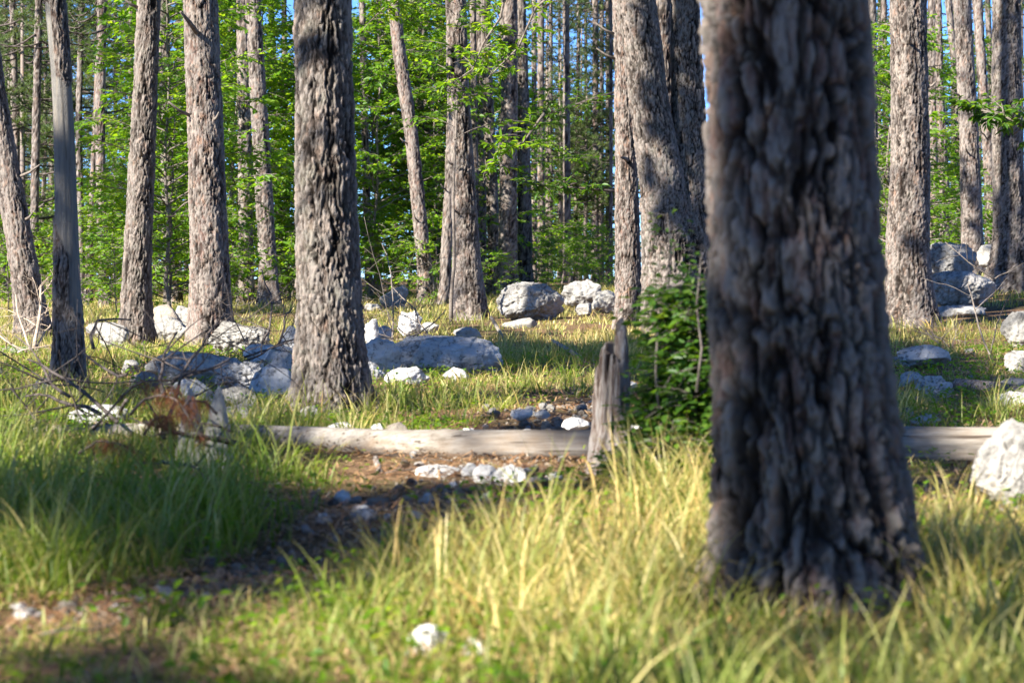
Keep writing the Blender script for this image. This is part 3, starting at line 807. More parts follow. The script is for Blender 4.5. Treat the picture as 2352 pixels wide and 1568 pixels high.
# young pines and a back wall of crowns
YG = 'young pines with needles down to the ground at the back of the wood'
yr = random.Random(9); YU = []
for q in range(52):
    d = yr.uniform(54, 110)
    if q < 26: u = yr.uniform(-60, 330)
    elif q < 38: u = yr.uniform(1150, 1460); d = max(d, 84)
    elif q < 46: u = yr.uniform(1980, 2400)
    else: u = yr.uniform(330, 1150)
    YU.append((u, d, yr.uniform(.8, 1.25)))
yl_ = gap_labels([a[0] for a in YU], 'young needled pine')
for q, (u, d, sc) in enumerate(YU):
    x = (u - 1176) / F * d; z = gz1(x, d)
    t = thing('young_pine', yl_[q], 'tree', (x, d, z), YG, yr.uniform(0, 6.28))
    g_ = Geo(); tube(g_, [(0, 0, -.5), (0, 0, 3), (.05, 0, 8.5 * sc)], [.09, .07, .02], 7, 0, crack=1, plate=.4)
    part('trunk', g_.mesh('trunk', [M['bark']]), t)
    part('crown', PINE[yr.randrange(3)], t, (0, 0, yr.uniform(.3, 2.6)), 0, sc * (1.15 if q < 26 else 1))

# ---------------------------------------------------------------- rocks
def ico(sub):
    import bmesh
    bm = bmesh.new(); bmesh.ops.create_icosphere(bm, subdivisions=sub, radius=1.0)
    V = np.array([v.co[:] for v in bm.verts]); T = np.array([[v.index for v in f.verts] for f in bm.faces]); bm.free()
    return V, T
ICO = {s: ico(s) for s in (3, 4, 5, 6)}
def rock_mesh(seed, dims, sub=5, mat='rock', cuts=11, rough=.13, lumpy=.24, peak=0.0, scale=2.2, crack=.0, flat=0.0, cutd=(.55, .92)):
    V, T = ICO[sub]; V = V.copy(); rng = np.random.RandomState(seed)
    N = V.copy()
    for c in range(cuts):
        nrm = rng.normal(size=3); nrm[2] *= .8; nrm /= np.linalg.norm(nrm)
        k = rng.uniform(*cutd); dd = V @ nrm
        V = V - np.outer(np.clip(dd - k, 0, None) * .97, nrm)
    if flat: V[:, 2] = np.where(V[:, 2] > 1 - flat, 1 - flat + (V[:, 2] - 1 + flat) * .2, V[:, 2])
    A = np.asarray(dims, float)
    S = V * A / A.max() 
    big = fbm(S * scale + seed, seed, 4) - .5
    fine = fbm(S * scale * 5 + seed, seed + 9, 4) - .5
    rid = np.abs(fbm(S * scale * 1.7 + seed + 5, seed + 21, 4) - .5)
    f1, f2, cid = voro(S * scale * 1.5 + (fbm(S * 3, seed + 2, 2) - .5)[:, None] * .8, seed + 3)
    cr = 1 - sstep(0, .09, f2 - f1)
    pit = (1 - sstep(0, .05, f2 - f1)) * (crack > 0) * sstep(.45, .6, vnoise(S * scale * 1.1, seed + 6))
    V = V + N * (lumpy * big + rough * fine + .10 * (cid - .5) - .08 * (.12 - np.minimum(rid, .12)) / .12 * .5 - crack * .12 * cr)[:, None]
    if peak: V[:, 2] += peak * np.clip(V[:, 2], 0, 1) * np.exp(-((V[:, 0]) ** 2) * 4)
    V = V * A
    return mesh_np('rock', V, None, T, [M[mat]], {'pit': np.clip(pit, 0, 1)}, True)

RK = []
def rock(u0, u1, v0, v1, d, seed, label, mat='rock', stack=False, grp='limestone boulders scattered over the clearing', nm='boulder', cat='boulder', dep=.7, sub=5, bury=.2, rz=0, **kw):
    w = (u1 - u0) * d / F; h = (v1 - v0) * d / F
    dy = w * dep / 2
    yc = d + dy * .6
    x, _, zb = at((u0 + u1) / 2, v1, d)
    x *= yc / d
    zt = at(u0, v0, yc)[2]; zl = min(gz1(x, d), gz1(x, yc)) - bury * h * .5 - .01
    if stack: zl = at(u0, v1, yc)[2] - .12 * h
    if nm == 'stone': zt = max(zt, max(gz1(x, d), gz1(x, yc)) + .6 * h + .012)
    H = max((zt - zl) / 2, h * .45)
    z = zt - H * .97
    me = rock_mesh(seed, (w / 2 * 1.05, dy * 1.1, H), sub, mat, **kw)
    o = bpy.data.objects.new(nm, me); o.location = (x, yc, z); o.rotation_euler = (0, 0, rz); link(o)
    tag(o, label, cat, grp); RK.append((x, yc, w / 2, dy)); return o
R = rock
R(1140, 1292, 648, 745, 36, 301, 'big cracked grey boulder in the centre distance', cuts=12, crack=.7, sub=6, dep=.8, cutd=(.7, .93), lumpy=.22)
R(1290, 1388, 638, 716, 42, 302, 'angular grey boulder right behind the big cracked one', cuts=10, crack=.5, lumpy=.4, sub=5)
R(1362, 1425, 668, 706, 38, 303, 'flat pale rock touching the sunlit pine by the forked trunk', mat='rock_white', cuts=6)
R(1322, 1362, 694, 722, 37, 304, 'small rock in the grass below the angular grey boulder', cuts=8, sub=4)
R(1150, 1240, 728, 768, 33, 305, 'low rock half sunk in grass below the cracked boulder', mat='rock_white', sub=4)
R(872, 948, 655, 716, 45, 306, 'pale leaning boulder left of the crooked slim pine', mat='rock_white', cuts=9, rz=.4)
R(838, 880, 695, 722, 43, 307, 'small pale rock beside the stout grey trunk, far back', mat='rock_white', sub=4)
R(905, 968, 712, 770, 30, 308, 'small upright bluish boulder among the dead twigs', crack=.4, lumpy=.5, mat='rock_blue')
R(858, 910, 748, 790, 28, 309, 'jagged rock just above the left end of the long blue slab', sub=4, lumpy=.5, mat='rock_blue')
R(962, 1012, 740, 765, 32, 310, 'little pale rock behind the long blue slab', mat='rock_white', sub=4)
R(832, 872, 728, 800, 27, 311, 'steep rock touching the right side of the stout grey trunk', sub=4, mat='rock_blue')
R(868, 1162, 768, 872, 20.8, 312, 'long low bluish limestone slab with black cracks', sub=6, dep=.45, cuts=7, crack=.5, lumpy=.16, scale=2.2, flat=.12, bury=.35, cutd=(.75, .95), mat='rock_blue')
R(812, 925, 778, 835, 20.2, 313, 'rounded slab end between the stout trunk and the long blue slab', sub=5, bury=.3, mat='rock_blue')
R(800, 880, 828, 890, 19.4, 314, 'broken rock below the left end of the long blue slab', sub=5, lumpy=.5, bury=.3, mat='rock_blue')
R(888, 988, 840, 905, 18.6, 315, 'lone lumpy rock in the grass in front of the long blue slab', sub=5, lumpy=.35, bury=.3, mat='rock_blue')
R(475, 622, 733, 812, 24.6, 316, 'brilliant white boulder at the foot of the broad sunlit pine', mat='rock_white', sub=6, cuts=10, lumpy=.45, crack=.4, scale=2.6)
R(560, 672, 782, 836, 22.0, 317, 'grey rock between the white boulder and the stout grey trunk', sub=5, lumpy=.4, mat='rock_blue')
R(640, 690, 742, 790, 23.5, 318, 'blue shaded rock edge left of the stout grey trunk', sub=4, mat='rock_blue')
R(335, 560, 806, 905, 18.6, 319, 'long sloping grey rock behind the dead branches', sub=6, dep=.5, lumpy=.18, crack=.3, rz=.12, scale=2.6, bury=.5, mat='rock_blue')
R(482, 640, 830, 905, 17.2, 320, 'dark wrinkled bluish rock sloping towards the stout trunk', sub=6, lumpy=.55, rough=.3, crack=.5, bury=.3, mat='rock_blue')
R(565, 692, 842, 915, 16.6, 321, 'smooth rounded grey rock at the left foot of the stout trunk', sub=5, lumpy=.15, rough=.06, bury=.3, mat='rock_blue')
R(498, 592, 888, 938, 15.6, 322, 'pale rough rock under the dark wrinkled rock', sub=5, mat='rock_white', lumpy=.4)
R(500, 610, 928, 960, 14.6, 323, 'flat pale rock just behind the left part of the log', sub=4, mat='rock_white')
R(232, 300, 745, 800, 26.0, 324, 'rounded pale boulder partly hidden by the slightly leaning pine', mat='rock_white', sub=5, lumpy=.2)
R(196, 300, 738, 772, 30.0, 325, 'flat pale slab behind the rounded boulder', sub=4)
R(345, 440, 728, 776, 29.0, 326, 'flat white slab between the two large left pines', sub=5, mat='rock_white', lumpy=.4)
R(395, 450, 695, 735, 34.0, 327, 'white rock shelf touching the broad sunlit pine', sub=4, mat='rock_white')
R(345, 425, 700, 742, 33.5, 328, 'needle covered mound of rock between the left pines', sub=4, mat='pebble', lumpy=.1, rough=.05, cuts=3)
R(272, 324, 826, 852, 20.5, 329, 'small grey rock left of the long sloping rock', sub=4)
R(322, 395, 820, 862, 20.0, 330, 'twin humped grey rock above the long sloping rock', sub=4)
R(78, 132, 868, 905, 17.2, 331, 'small rock at the left foot of the dead pine', sub=4)
R(-30, 12, 838, 862, 20.0, 332, 'small pale rock cut by the left edge', sub=4, mat='rock_white')
R(-40, 110, 795, 822, 25.0, 333, 'flat pale slab under the pale twiggy bush', sub=4, mat='rock_white', bury=.3)
R(155, 290, 926, 980, 14.2, 334, 'low bluish rock at the front of the dead pine', sub=5, lumpy=.3, bury=.4, mat='rock_blue')
R(395, 500, 868, 925, 16.9, 335, 'sloping grey slab in front of the long sloping rock', sub=5, bury=.4, mat='rock_blue')
R(600, 690, 810, 850, 19.4, 336, 'bluish slab edge touching the stout trunk above the rounded grey rock', sub=5, bury=.4, mat='rock_blue')
R(300, 372, 850, 885, 18.3, 337, 'flat stone at the left end of the long sloping rock', sub=4, bury=.4)
R(690, 745, 930, 962, 14.9, 338, 'small rock in grass at the left foot of the stout trunk', sub=4, mat='rock_white')
R(1010, 1075, 845, 880, 19.6, 339, 'half buried slab in the grass below the long blue slab', sub=4, bury=.4, mat='rock_blue')
R(1040, 1110, 752, 772, 29.0, 340, 'flat stone at the foot of the flared pine', sub=4)
# right hand outcrop
R(2112, 2246, 554, 642, 34.5, 341, 'uppermost block of the layered outcrop, pitted and blue grey', stack=True, sub=6, cuts=12, crack=.4, lumpy=.2, bury=.05, dep=.8, cutd=(.72, .95))
R(2118, 2290, 622, 702, 33.5, 342, 'wide middle slab of the layered outcrop', stack=True, sub=6, cuts=12, crack=.5, lumpy=.2, bury=.05, dep=.7, cutd=(.72, .95))
R(2130, 2268, 690, 760, 32.5, 343, 'lowest shaded rock under the layered outcrop', sub=5, cuts=10, lumpy=.45)
R(2244, 2300, 560, 612, 40, 344, 'pale block wedged between the outcrop and the right edge pine', stack=True, sub=4, mat='rock_white')
R(2256, 2300, 612, 662, 39, 345, 'small sunlit block under the wedged pale block', sub=4, mat='rock_white')
R(2300, 2380, 716, 796, 25.5, 346, 'smooth sunlit boulder cut by the right edge', sub=5, mat='rock_white', lumpy=.2)
R(2308, 2400, 795, 862, 20.5, 347, 'rounded grey boulder with shaded underside at the right edge', sub=5, lumpy=.2, bury=.05)
R(2052, 2180, 792, 842, 21.5, 348, 'flat topped bluish block behind the small mossy rocks', sub=5, cuts=12, lumpy=.15, mat='rock_blue')
R(2050, 2140, 854, 905, 18.6, 349, 'broken grey rock right of the nearest trunk', sub=5, crack=.5, lumpy=.5, mat='rock_blue')
R(2105, 2200, 862, 932, 17.4, 350, 'ragged grey rock beside the small green pine shoots', sub=5, crack=.5, lumpy=.5, mat='rock_blue')
R(2195, 2240, 880, 912, 17.8, 351, 'small white rock beside the short brown log', sub=4, mat='rock_white')
R(2278, 2380, 900, 962, 16.0, 352, 'dark blue shaded rock under the short brown log', sub=5, lumpy=.3, mat='rock_blue')
R(2295, 2370, 868, 900, 18.5, 353, 'flat rocks at the right edge behind the short brown log', sub=4)
R(2060, 2100, 935, 985, 15.0, 354, 'white lit rock touching the nearest trunk above the log', sub=4, mat='rock_white')
R(2085, 2160, 950, 995, 14.4, 355, 'bluish rock just behind the log right of the nearest trunk', sub=5, mat='rock_blue')
R(2215, 2450, 1008, 1165, 9.1, 356, 'large pale blurred rock in front of the log at the right edge', sub=6, lumpy=.30, mat='rock', peak=.45, bury=.2, dep=.5, crack=.2, rz=-.25)
# twin pointed stone
tw = []
for (u0, u1, v0, v1, sd) in [(408, 476, 885, 1082, 361), (464, 532, 880, 1082, 362)]:
    w = (u1 - u0) * 11.1 / F; h = (v1 - v0) * 11.1 / F
    V, T = ICO[5]; V = V.copy()
    cone = np.clip((V[:, 2] + 1) / 2, 0, 1)
    r = (1 - cone) ** .72 * 1.3 + .02
    hv = np.stack([V[:, 0], V[:, 1]], 1); ln = np.linalg.norm(hv, axis=1)[:, None] + 1e-6
    nn = fbm(V * 2.0 + sd, sd, 3) - .5
    V[:, :2] = hv / ln * np.minimum(ln * 3, 1) * (r * (1 + .35 * nn))[:, None]
    V[:, 0] += (.18 if sd == 362 else -.12) * cone ** 2
    V *= np.array([w / 2, w / 2 * .8, h / 2]); tw.append((V, T, at((u0 + u1) / 2, v1 + 14, 11.1), h * 1.1))
g_ = Geo()
for V, T, c, h in tw: g_.add(V + np.array([c[0], 11.1, c[2] + h / 2]), None, T, 0, pit=0)
c0 = at(472, 1050, 11.1)
o = bpy.data.objects.new('pointed_rock', g_.mesh('pointed_rock', [M['rock_white']], off=c0)); o.location = c0; link(o)
tag(o, 'smooth white rock with two sharp points behind the dead branches', 'boulder', 'limestone boulders scattered over the clearing')

# stones on the path and by the log
SG = 'loose limestone stones on the path and beside the log'
ST = [(945, 1060, 1058, 1098, 10.7, 'flat bluish stone under the middle of the log', 'stone_white'), (1058, 1102, 1062, 1100, 10.7, 'grey pointed stone between two white stones below the log', 'rock_blue'),
      (1086, 1148, 1066, 1118, 10.5, 'knobbly white stone below the log', 'stone_white'), (1136, 1212, 1066, 1118, 10.4, 'brightest lumpy white stone below the log', 'stone_white'),
      (1206, 1262, 1090, 1120, 10.3, 'low pinkish stone right of the brightest white one', 'pebble'), (1254, 1292, 1082, 1108, 10.4, 'small grey stone nearest the broken stump', 'rock_blue'),
      (755, 812, 970, 994, 13.0, 'white knobbly stone behind the log by the stout trunk', 'stone_white'), (848, 885, 972, 996, 12.8, 'small pale stone just over the top of the log', 'stone_white'),
      (880, 938, 968, 1000, 12.7, 'brown tinted stone leaning behind the log', 'pebble'), (1168, 1225, 935, 965, 14.0, 'heap stone in the tree shadow behind the log', 'rock_blue'),
      (1225, 1262, 940, 962, 14.2, 'second heap stone in the tree shadow behind the log', 'rock_blue'), (1290, 1352, 958, 992, 13.2, 'white stone just behind the broken stump', 'stone_white'),
      (1060, 1092, 982, 1000, 12.9, 'small white stone peeping over the log middle', 'stone_white'), (1438, 1520, 948, 1015, 12.4, 'pale broken stone between the stump and the green shrub', 'rock_blue'),
      (1425, 1470, 876, 894, 16.5, 'white stone in grass left of the green shrub', 'stone_white'), (1470, 1560, 975, 1010, 12.0, 'bluish stone under the green shrub', 'rock_blue'),
      (762, 808, 1122, 1180, 9.6, 'upright white stone on the shaded side of the path', 'stone_white'), (838, 888, 1142, 1168, 9.4, 'beige flat stone in the middle of the stony path', 'pebble'),
      (800, 862, 1176, 1205, 9.1, 'grey white flat stone, uppermost of the path cluster', 'stone_white'), (808, 878, 1192, 1220, 8.9, 'flat stone at the centre of the path cluster', 'rock_blue'),
      (722, 764, 1205, 1232, 8.8, 'triangular bluish stone at the left of the path cluster', 'rock_blue'), (960, 1000, 1140, 1172, 9.6, 'white stone standing alone right on the path', 'stone_white'),
      (866, 900, 1146, 1165, 9.5, 'small pale stone touching the beige flat one', 'pebble'), (1032, 1056, 1108, 1126, 10.3, 'small bluish white stone on the soil below the log', 'stone_white'),
      (1030, 1070, 1128, 1142, 10.0, 'small flat beige stone below the bluish white one', 'pebble'), (526, 568, 1320, 1340, 7.7, 'smooth pinkish stone on the brown path', 'pebble'),
      (572, 600, 1332, 1352, 7.6, 'rounded beige stone on the brown path', 'pebble'), (640, 672, 1312, 1330, 7.8, 'small whitish stone on the sunlit path strip', 'stone_white'),
      (470, 498, 1272, 1290, 8.2, 'bluish pebble at the grass edge of the path', 'rock_blue'), (20, 92, 1428, 1462, 6.6, 'flat grey stone in the dark lower left corner', 'rock_blue'),
      (920, 1050, 1470, 1560, 5.9, 'blurred white stone deep in the foreground grass', 'stone_white'), (1060, 1125, 1488, 1545, 5.9, 'smaller blurred stone beside the foreground white stone', 'stone_white'),
      (960, 990, 1330, 1352, 7.3, 'hidden stone in the sunlit grass', 'pebble')]
for q, (u0, u1, v0, v1, d, lab, mt) in enumerate(ST):
    x, _, z = at((u0 + u1) / 2, v1, d)
    rock(u0, u1, v0, v1, d, 500 + q, lab, mt, SG, 'stone', 'stone', dep=.8, sub=4 if (u1 - u0) < 70 else 5, bury=.25, lumpy=.45 if 'lumpy' in lab or 'knobbly' in lab else .2, rough=.12, scale=3.0 if 'knob' in lab or 'lumpy' in lab else 1.8)
hr = random.Random(3)
HE = []
for q in range(26): HE.append((hr.gauss(1230, 60), hr.gauss(958, 12), hr.uniform(12, 34), 'heap'))
for q in range(22): HE.append((hr.gauss(1320, 50), hr.gauss(985, 10), hr.uniform(10, 30), 'lit'))
for q in range(16): HE.append((hr.gauss(2120, 50), hr.gauss(905, 35), hr.uniform(16, 46), 'right'))
for q in range(14): HE.append((hr.gauss(890, 40), hr.gauss(780, 18), hr.uniform(14, 36), 'slab'))
for q in range(12): HE.append((hr.gauss(560, 90), hr.gauss(905, 25), hr.uniform(14, 40), 'left'))
HL = {'heap': 'small angular stone of the rubble heap in tree shadow behind the log', 'lit': 'small sunlit stone scattered between rubble heap and stump', 'right': 'small grey stone among the broken rocks right of the nearest trunk',
      'slab': 'small stone among rubble left of the long blue slab', 'left': 'small stone strewn around the dark wrinkled rock'}
for q, (u, v, w, kd) in enumerate(HE):
    d = (CH - .06) * F / (v - 635); x = (u - 1176) / F * d; s = w * d / F / 2
    if kd == 'slab': d = 24 + hr.random() * 3; x = (u - 1176) / F * d; s = w * d / F / 2
    o = bpy.data.objects.new('stone', rock_mesh(900 + q % 9, (1, .85, .7), 4, ['rock', 'rock_white', 'rock'][q % 3], cuts=10, lumpy=.3, rough=.12) if q < 9 else HM[q % 9])
    if q == 0: HM = []
    if q < 9: HM.append(o.data)
    o.location = (x, d, gz1(x, d) + s * .45 + .008); o.rotation_euler = (hr.uniform(-.3, .3), hr.uniform(-.3, .3), hr.uniform(0, 6.28)); o.scale = (s, s, s * hr.uniform(.7, 1.1)); link(o)
    tag(o, HL[kd], 'stone', {'heap': 'rubble heap behind the log', 'lit': 'sunlit stones by the stump', 'right': 'stones right of the nearest trunk', 'slab': 'stones by the long blue slab', 'left': 'stones around the wrinkled rock'}[kd])
    if w > 22: RK.append((x, d, s, s))
PATH = [(-200, 1500, 6.0), (60, 1440, 6.5), (420, 1385, 7.1), (640, 1325, 7.6), (800, 1220, 8.9), (930, 1150, 9.7), (1100, 1105, 10.5), (1190, 1060, 11.6), (1240, 985, 13.5), (1330, 930, 15.6), (1480, 880, 18.2)]
PP = np.array([((u - 1176) / F * d, d) for u, v, d in PATH])
PW = np.interp(np.arange(len(PATH)), [0, 3, 6, 8, 10], [.14, .20, .36, .45, .25])
def path_d(x, y):
    best = np.full(len(x), 9.0)
    for k in range(len(PP) - 1):
        a, b = PP[k], PP[k + 1]; ab = b - a
        t = np.clip(((x - a[0]) * ab[0] + (y - a[1]) * ab[1]) / (ab @ ab), 0, 1)
        w = PW[k] + (PW[k + 1] - PW[k]) * t
        dd = np.hypot(x - a[0] - ab[0] * t, y - a[1] - ab[1] * t) / w
        best = np.minimum(best, dd)
    return best
PEB = [rock_mesh(700 + k, (1, .85, .6), 3, ['pebble', 'stone_white', 'rock_blue'][k % 3], cuts=7, lumpy=.35, rough=.1) for k in range(6)]
pr_ = np.random.RandomState(77)
cnt = 0
while cnt < 170:
    k = pr_.randint(1, len(PP) - 1); t = pr_.rand()
    x, y = PP[k] * (1 - t) + PP[k + 1] * t + pr_.normal(size=2) * PW[k] * .75
    s = .010 + .026 * pr_.rand() ** 2.5
    if k == 7: s *= 1.3
    o = bpy.data.objects.new('pebble', PEB[pr_.randint(6)]); o.location = (x, y, gz1(x, y) + s * .4 + .008); o.rotation_euler = (pr_.rand() * .6, pr_.rand() * .6, pr_.rand() * 6.28)
    o.scale = (s, s * (.7 + .5 * pr_.rand()), s * (.7 + .5 * pr_.rand())); link(o)
    tag(o, 'small limestone pebble lying on the brown path', 'pebble', 'small pebbles on the brown path'); cnt += 1

# ---------------------------------------------------------------- fallen log, stump, short log
def log_obj(nodes, name, label, mat, r_noise=.05, cat='log', sides=40, seg=.02, grp=None, knots=()):
    P = np.array([at(u, v, d) for u, v, w, d in nodes]); r = np.array([w * d / F / 2 for u, v, w, d in nodes])
    L = np.concatenate([[0], np.cumsum(np.linalg.norm(np.diff(P, axis=0), axis=1))])
    s = np.arange(0, L[-1], seg); C = np.stack([np.interp(s, L, P[:, c]) for c in range(3)], 1); R_ = np.interp(s, L, r)
    kk = max(1, min(int(.25 / seg), len(s) // 3))
    for c in range(3):
        pad = np.concatenate([np.linspace(2 * C[0, c] - C[kk, c], C[0, c], kk + 1)[:-1], C[:, c], np.linspace(C[-1, c], 2 * C[-1, c] - C[-1 - kk, c], kk + 1)[1:]])
        C[:, c] = np.convolve(pad, np.ones(2 * kk + 1) / (2 * kk + 1), 'valid')
    tan = np.gradient(C, axis=0); tan /= np.linalg.norm(tan, axis=1)[:, None]
    sd = np.cross(tan, [0, 0, 1]); sd /= np.linalg.norm(sd, axis=1)[:, None]; up = np.cross(sd, tan)
    th = np.arange(sides) / sides * 2 * math.pi
    S = np.repeat(s, sides); TH = np.tile(th, len(s)); RR = np.repeat(R_, sides)
    q = np.stack([S * 1.2, np.cos(TH) * 1.5, np.sin(TH) * 1.5], 1)
    RR = RR * (1 + r_noise * 2 * (fbm(q, 5, 3) - .5) * 2)
    gr = fbm(np.stack([S * 1.5, np.cos(TH) * 6, np.sin(TH) * 6], 1), 15, 3)
    RR = RR * (1 - .06 * sstep(.42, .36, gr))
    for ks, kt, kr in knots:
        dd = ((S - ks) / kr) ** 2 + (np.angle(np.exp(1j * (TH - kt))) * RR / kr) ** 2
        RR = RR + kr * .45 * np.exp(-dd)
    V = np.repeat(C, sides, 0) + RR[:, None] * (np.cos(TH)[:, None] * np.repeat(sd, sides, 0) + np.sin(TH)[:, None] * np.repeat(up, sides, 0))
    m = len(s); i = np.arange(m - 1)[:, None] * sides; j = np.arange(sides)[None]; k2 = (j + 1) % sides
    Q = np.stack([i + j, i + k2, i + sides + k2, i + sides + j], -1).reshape(-1, 4)
    V = np.concatenate([V, C[:1], C[-1:]])
    T = [((a + 1) % sides, a, m * sides) for a in range(sides)] + [((m - 1) * sides + a, (m - 1) * sides + (a + 1) % sides, m * sides + 1) for a in range(sides)]
    c0 = C[len(C) // 2]
    g2 = Geo(); g2.add(V - c0, Q, T, 0)
    me = g2.mesh(name, [M[mat]])
    o = bpy.data.objects.new(name, me); o.location = c0; link(o); tag(o, label, cat, grp)
    return o
lg = log_obj([(60, 993, 33, 13.2), (300, 993, 43, 12.9), (560, 1001, 54, 12.5), (800, 1017, 70, 12.0), (1000, 1029, 86, 11.75), (1200, 1033, 92, 11.7), (1400, 1033, 92, 11.7), (1700, 1033, 96, 11.7), (2075, 1029, 101, 11.8), (2420, 1035, 106, 11.8)],
        'fallen_log', 'long bleached barkless log lying right across the clearing', 'wood', .085, sides=56, seg=.012, knots=[(2.75, 2.3, .035), (1.35, 3.4, .03), (3.3, 2.9, .028), (2.0, 2.6, .02), (4.9, 2.2, .03), (2.4, 3.6, .02)])
log_obj([(2200, 882, 30, 17.8), (2260, 890, 32, 17.4), (2320, 897, 34, 17.0), (2400, 915, 36, 16.6)], 'short_log', 'short brown log lying among rocks at the right', 'rot', .08)
log_obj([(1128, 728, 7, 30), (1142, 752, 9, 29.6), (1158, 782, 8, 29.2)], 'bleached_stick', 'bleached white stick leaning in grass by the long blue slab', 'wood', .1, 'stick', 8, .02)
log_obj([(1270, 782, 8, 24), (1300, 800, 10, 23.4), (1336, 822, 9, 22.8)], 'bleached_stick', 'bleached stick lying flat in the sunny grass right of the blue slab', 'wood', .1, 'stick', 8, .02)
log_obj([(862, 1050, 14, 11.0), (872, 1080, 16, 10.95), (880, 1112, 20, 10.9)], 'wood_stub', 'little weathered wooden stub standing below the log', 'rot', .15, 'stump', 12, .01)
log_obj([(432, 808, 5, 19), (440, 826, 6, 19), (450, 846, 7, 19)], 'bleached_stick', 'tiny bleached stick poking up above the long sloping rock', 'wood', .1, 'stick', 8, .01)

# broken stump: a jagged hollow post
D = 10.9
c = at(1398, 1100, D)
n = 110; zz = np.arange(-.12, .72, .006)
th = np.arange(n) / n * 2 * math.pi
ZZ = np.repeat(zz, n); TH = np.tile(th, len(zz))
mw = D / F
Rz = np.interp(ZZ, [-.12, 0, .07, .2, .4, .55, .66, .72], np.array([130, 120, 104, 90, 80, 70, 52, 28]) * mw / 2)
xo = np.interp(ZZ, [0, .3, .5, .66, .75], np.array([0, 4, 6, 12, 16]) * mw)
q3 = np.stack([np.cos(TH) * 1.3, np.sin(TH) * 1.3, ZZ * 3], 1)
fib = fbm(np.stack([np.cos(TH) * 5, np.sin(TH) * 5, ZZ * 5], 1), 31, 4) - .5
Rz = Rz * (1 + .34 * (fbm(q3, 33, 3) - .5) * 2) + fib * .042
cav = np.exp(-((np.angle(np.exp(1j * (TH + 1.75)))) / .22) ** 2) * sstep(.05, .12, ZZ) * sstep(.62, .45, ZZ)
Rz -= .022 * cav
top = .50 + .05 * np.cos(TH - .1) + .20 * np.exp(-(np.angle(np.exp(1j * (TH + .25))) / .42) ** 2) + .10 * np.exp(-(np.angle(np.exp(1j * (TH + 2.4))) / .5) ** 2) + .16 * (vnoise(np.stack([np.cos(TH) * 6, np.sin(TH) * 6, 0 * TH], 1), 8) - .5)
Z2 = np.minimum(ZZ, top + .0); over = np.clip(ZZ - top, 0, 1)
Rz = np.maximum(Rz - over * .9, .002)
Z2 = Z2 - np.clip(over - .05, 0, .2) * .4
V = np.stack([xo + np.cos(TH) * Rz, np.sin(TH) * Rz, Z2], 1)
V[:, 0] *= 1.0
m = len(zz); i = np.arange(m - 1)[:, None] * n; j = np.arange(n)[None]; k2 = (j + 1) % n
Q = np.stack([i + j, i + k2, i + n + k2, i + n + j], -1).reshape(-1, 4)
o = bpy.data.objects.new('broken_stump', mesh_np('broken_stump', V, Q, None, [M['rot']], None, True)); o.location = (c[0], D, c[2] + .02); link(o)
tag(o, 'jagged rotten tree stump standing upright in front of the log', 'stump')

# ---------------------------------------------------------------- dead branches and twigs
def grow(g, p, d, L, r, depth, rng, wob=.25, split=4, m=0, minz=None, sink=None):
    n = 7; pts = [np.array(p, float)]; dd = np.array(d, float); dd /= np.linalg.norm(dd)
    for k in range(n - 1):
        dd = dd + rng.normal(size=3) * wob * .5; dd /= np.linalg.norm(dd)
        q = pts[-1] + dd * L / (n - 1)
        if minz is not None and q[2] < minz: q[2] = minz; dd[2] = abs(dd[2]) * .5
        pts.append(q)
    rad = np.linspace(r, r * .45, n)
    tube(g, pts, rad, 6 if depth > 1 else 4, m)
    if sink is not None: sink.append((pts[-1], dd.copy(), depth))
    if depth <= 0: return
    for k in range(split):
        t = .25 + .75 * (k + rng.rand()) / split; idx = min(n - 2, int(t * (n - 1)))
        side = rng.normal(size=3); side -= dd * (side @ dd); side /= np.linalg.norm(side)
        nd = dd * .7 + side * (.7 + .4 * rng.rand())
        grow(g, pts[idx], nd, L * (.35 + .3 * rng.rand()), rad[idx] * .6, depth - 1, rng, wob, split, m, minz, sink)

def brush(name, label, cat, base, specs, seed, mat='twig_dark', grp=None, minz=None):
    rng = np.random.RandomState(seed); g2 = Geo()
    for (u0, v0, d0, u1, v1, d1, r, dep, sp) in specs:
        a = np.array(at(u0, v0, d0)); b = np.array(at(u1, v1, d1))
        grow(g2, a, b - a, np.linalg.norm(b - a), r, dep, rng, .22, sp, 0, minz)
    bb = at(*base)
    o = bpy.data.objects.new(name, g2.mesh(name, [M[mat]], off=bb)); o.location = bb; link(o)
    return tag(o, label, cat, grp)
TG = 'dead branches lying over the grass on the left'
brush('dead_branch', 'dark forked dead branch rising before the long sloping rock', 'branch', (375, 1000, 12),
      [(372, 1010, 11.9, 420, 870, 12.2, .016, 1, 4), (375, 905, 12.2, 412, 715, 13.2, .011, 2, 4), (395, 880, 12.2, 620, 815, 13.5, .010, 2, 5), (400, 870, 12.2, 540, 860, 12.6, .010, 2, 4)], 71, grp=TG, minz=.03)
brush('dead_branch', 'curved dead branch leaning against the foot of the dead pine', 'branch', (280, 980, 13),
      [(290, 920, 13.6, 200, 760, 16.8, .014, 2, 3), (215, 800, 15.5, 262, 640, 16.8, .012, 1, 3), (290, 860, 14.0, 130, 820, 15.0, .010, 2, 3)], 72, grp=TG)
brush('dead_branch', 'low dark dead branch reaching out to the left edge', 'branch', (200, 960, 13),
      [(270, 970, 12.6, -20, 905, 13.6, .012, 2, 4), (230, 950, 12.9, 20, 870, 14.0, .013, 2, 4), (160, 910, 13, 90, 865, 14.0, .012, 1, 4), (240, 970, 12.6, 0, 960, 13.2, .010, 2, 4)], 73, grp=TG, minz=.05)
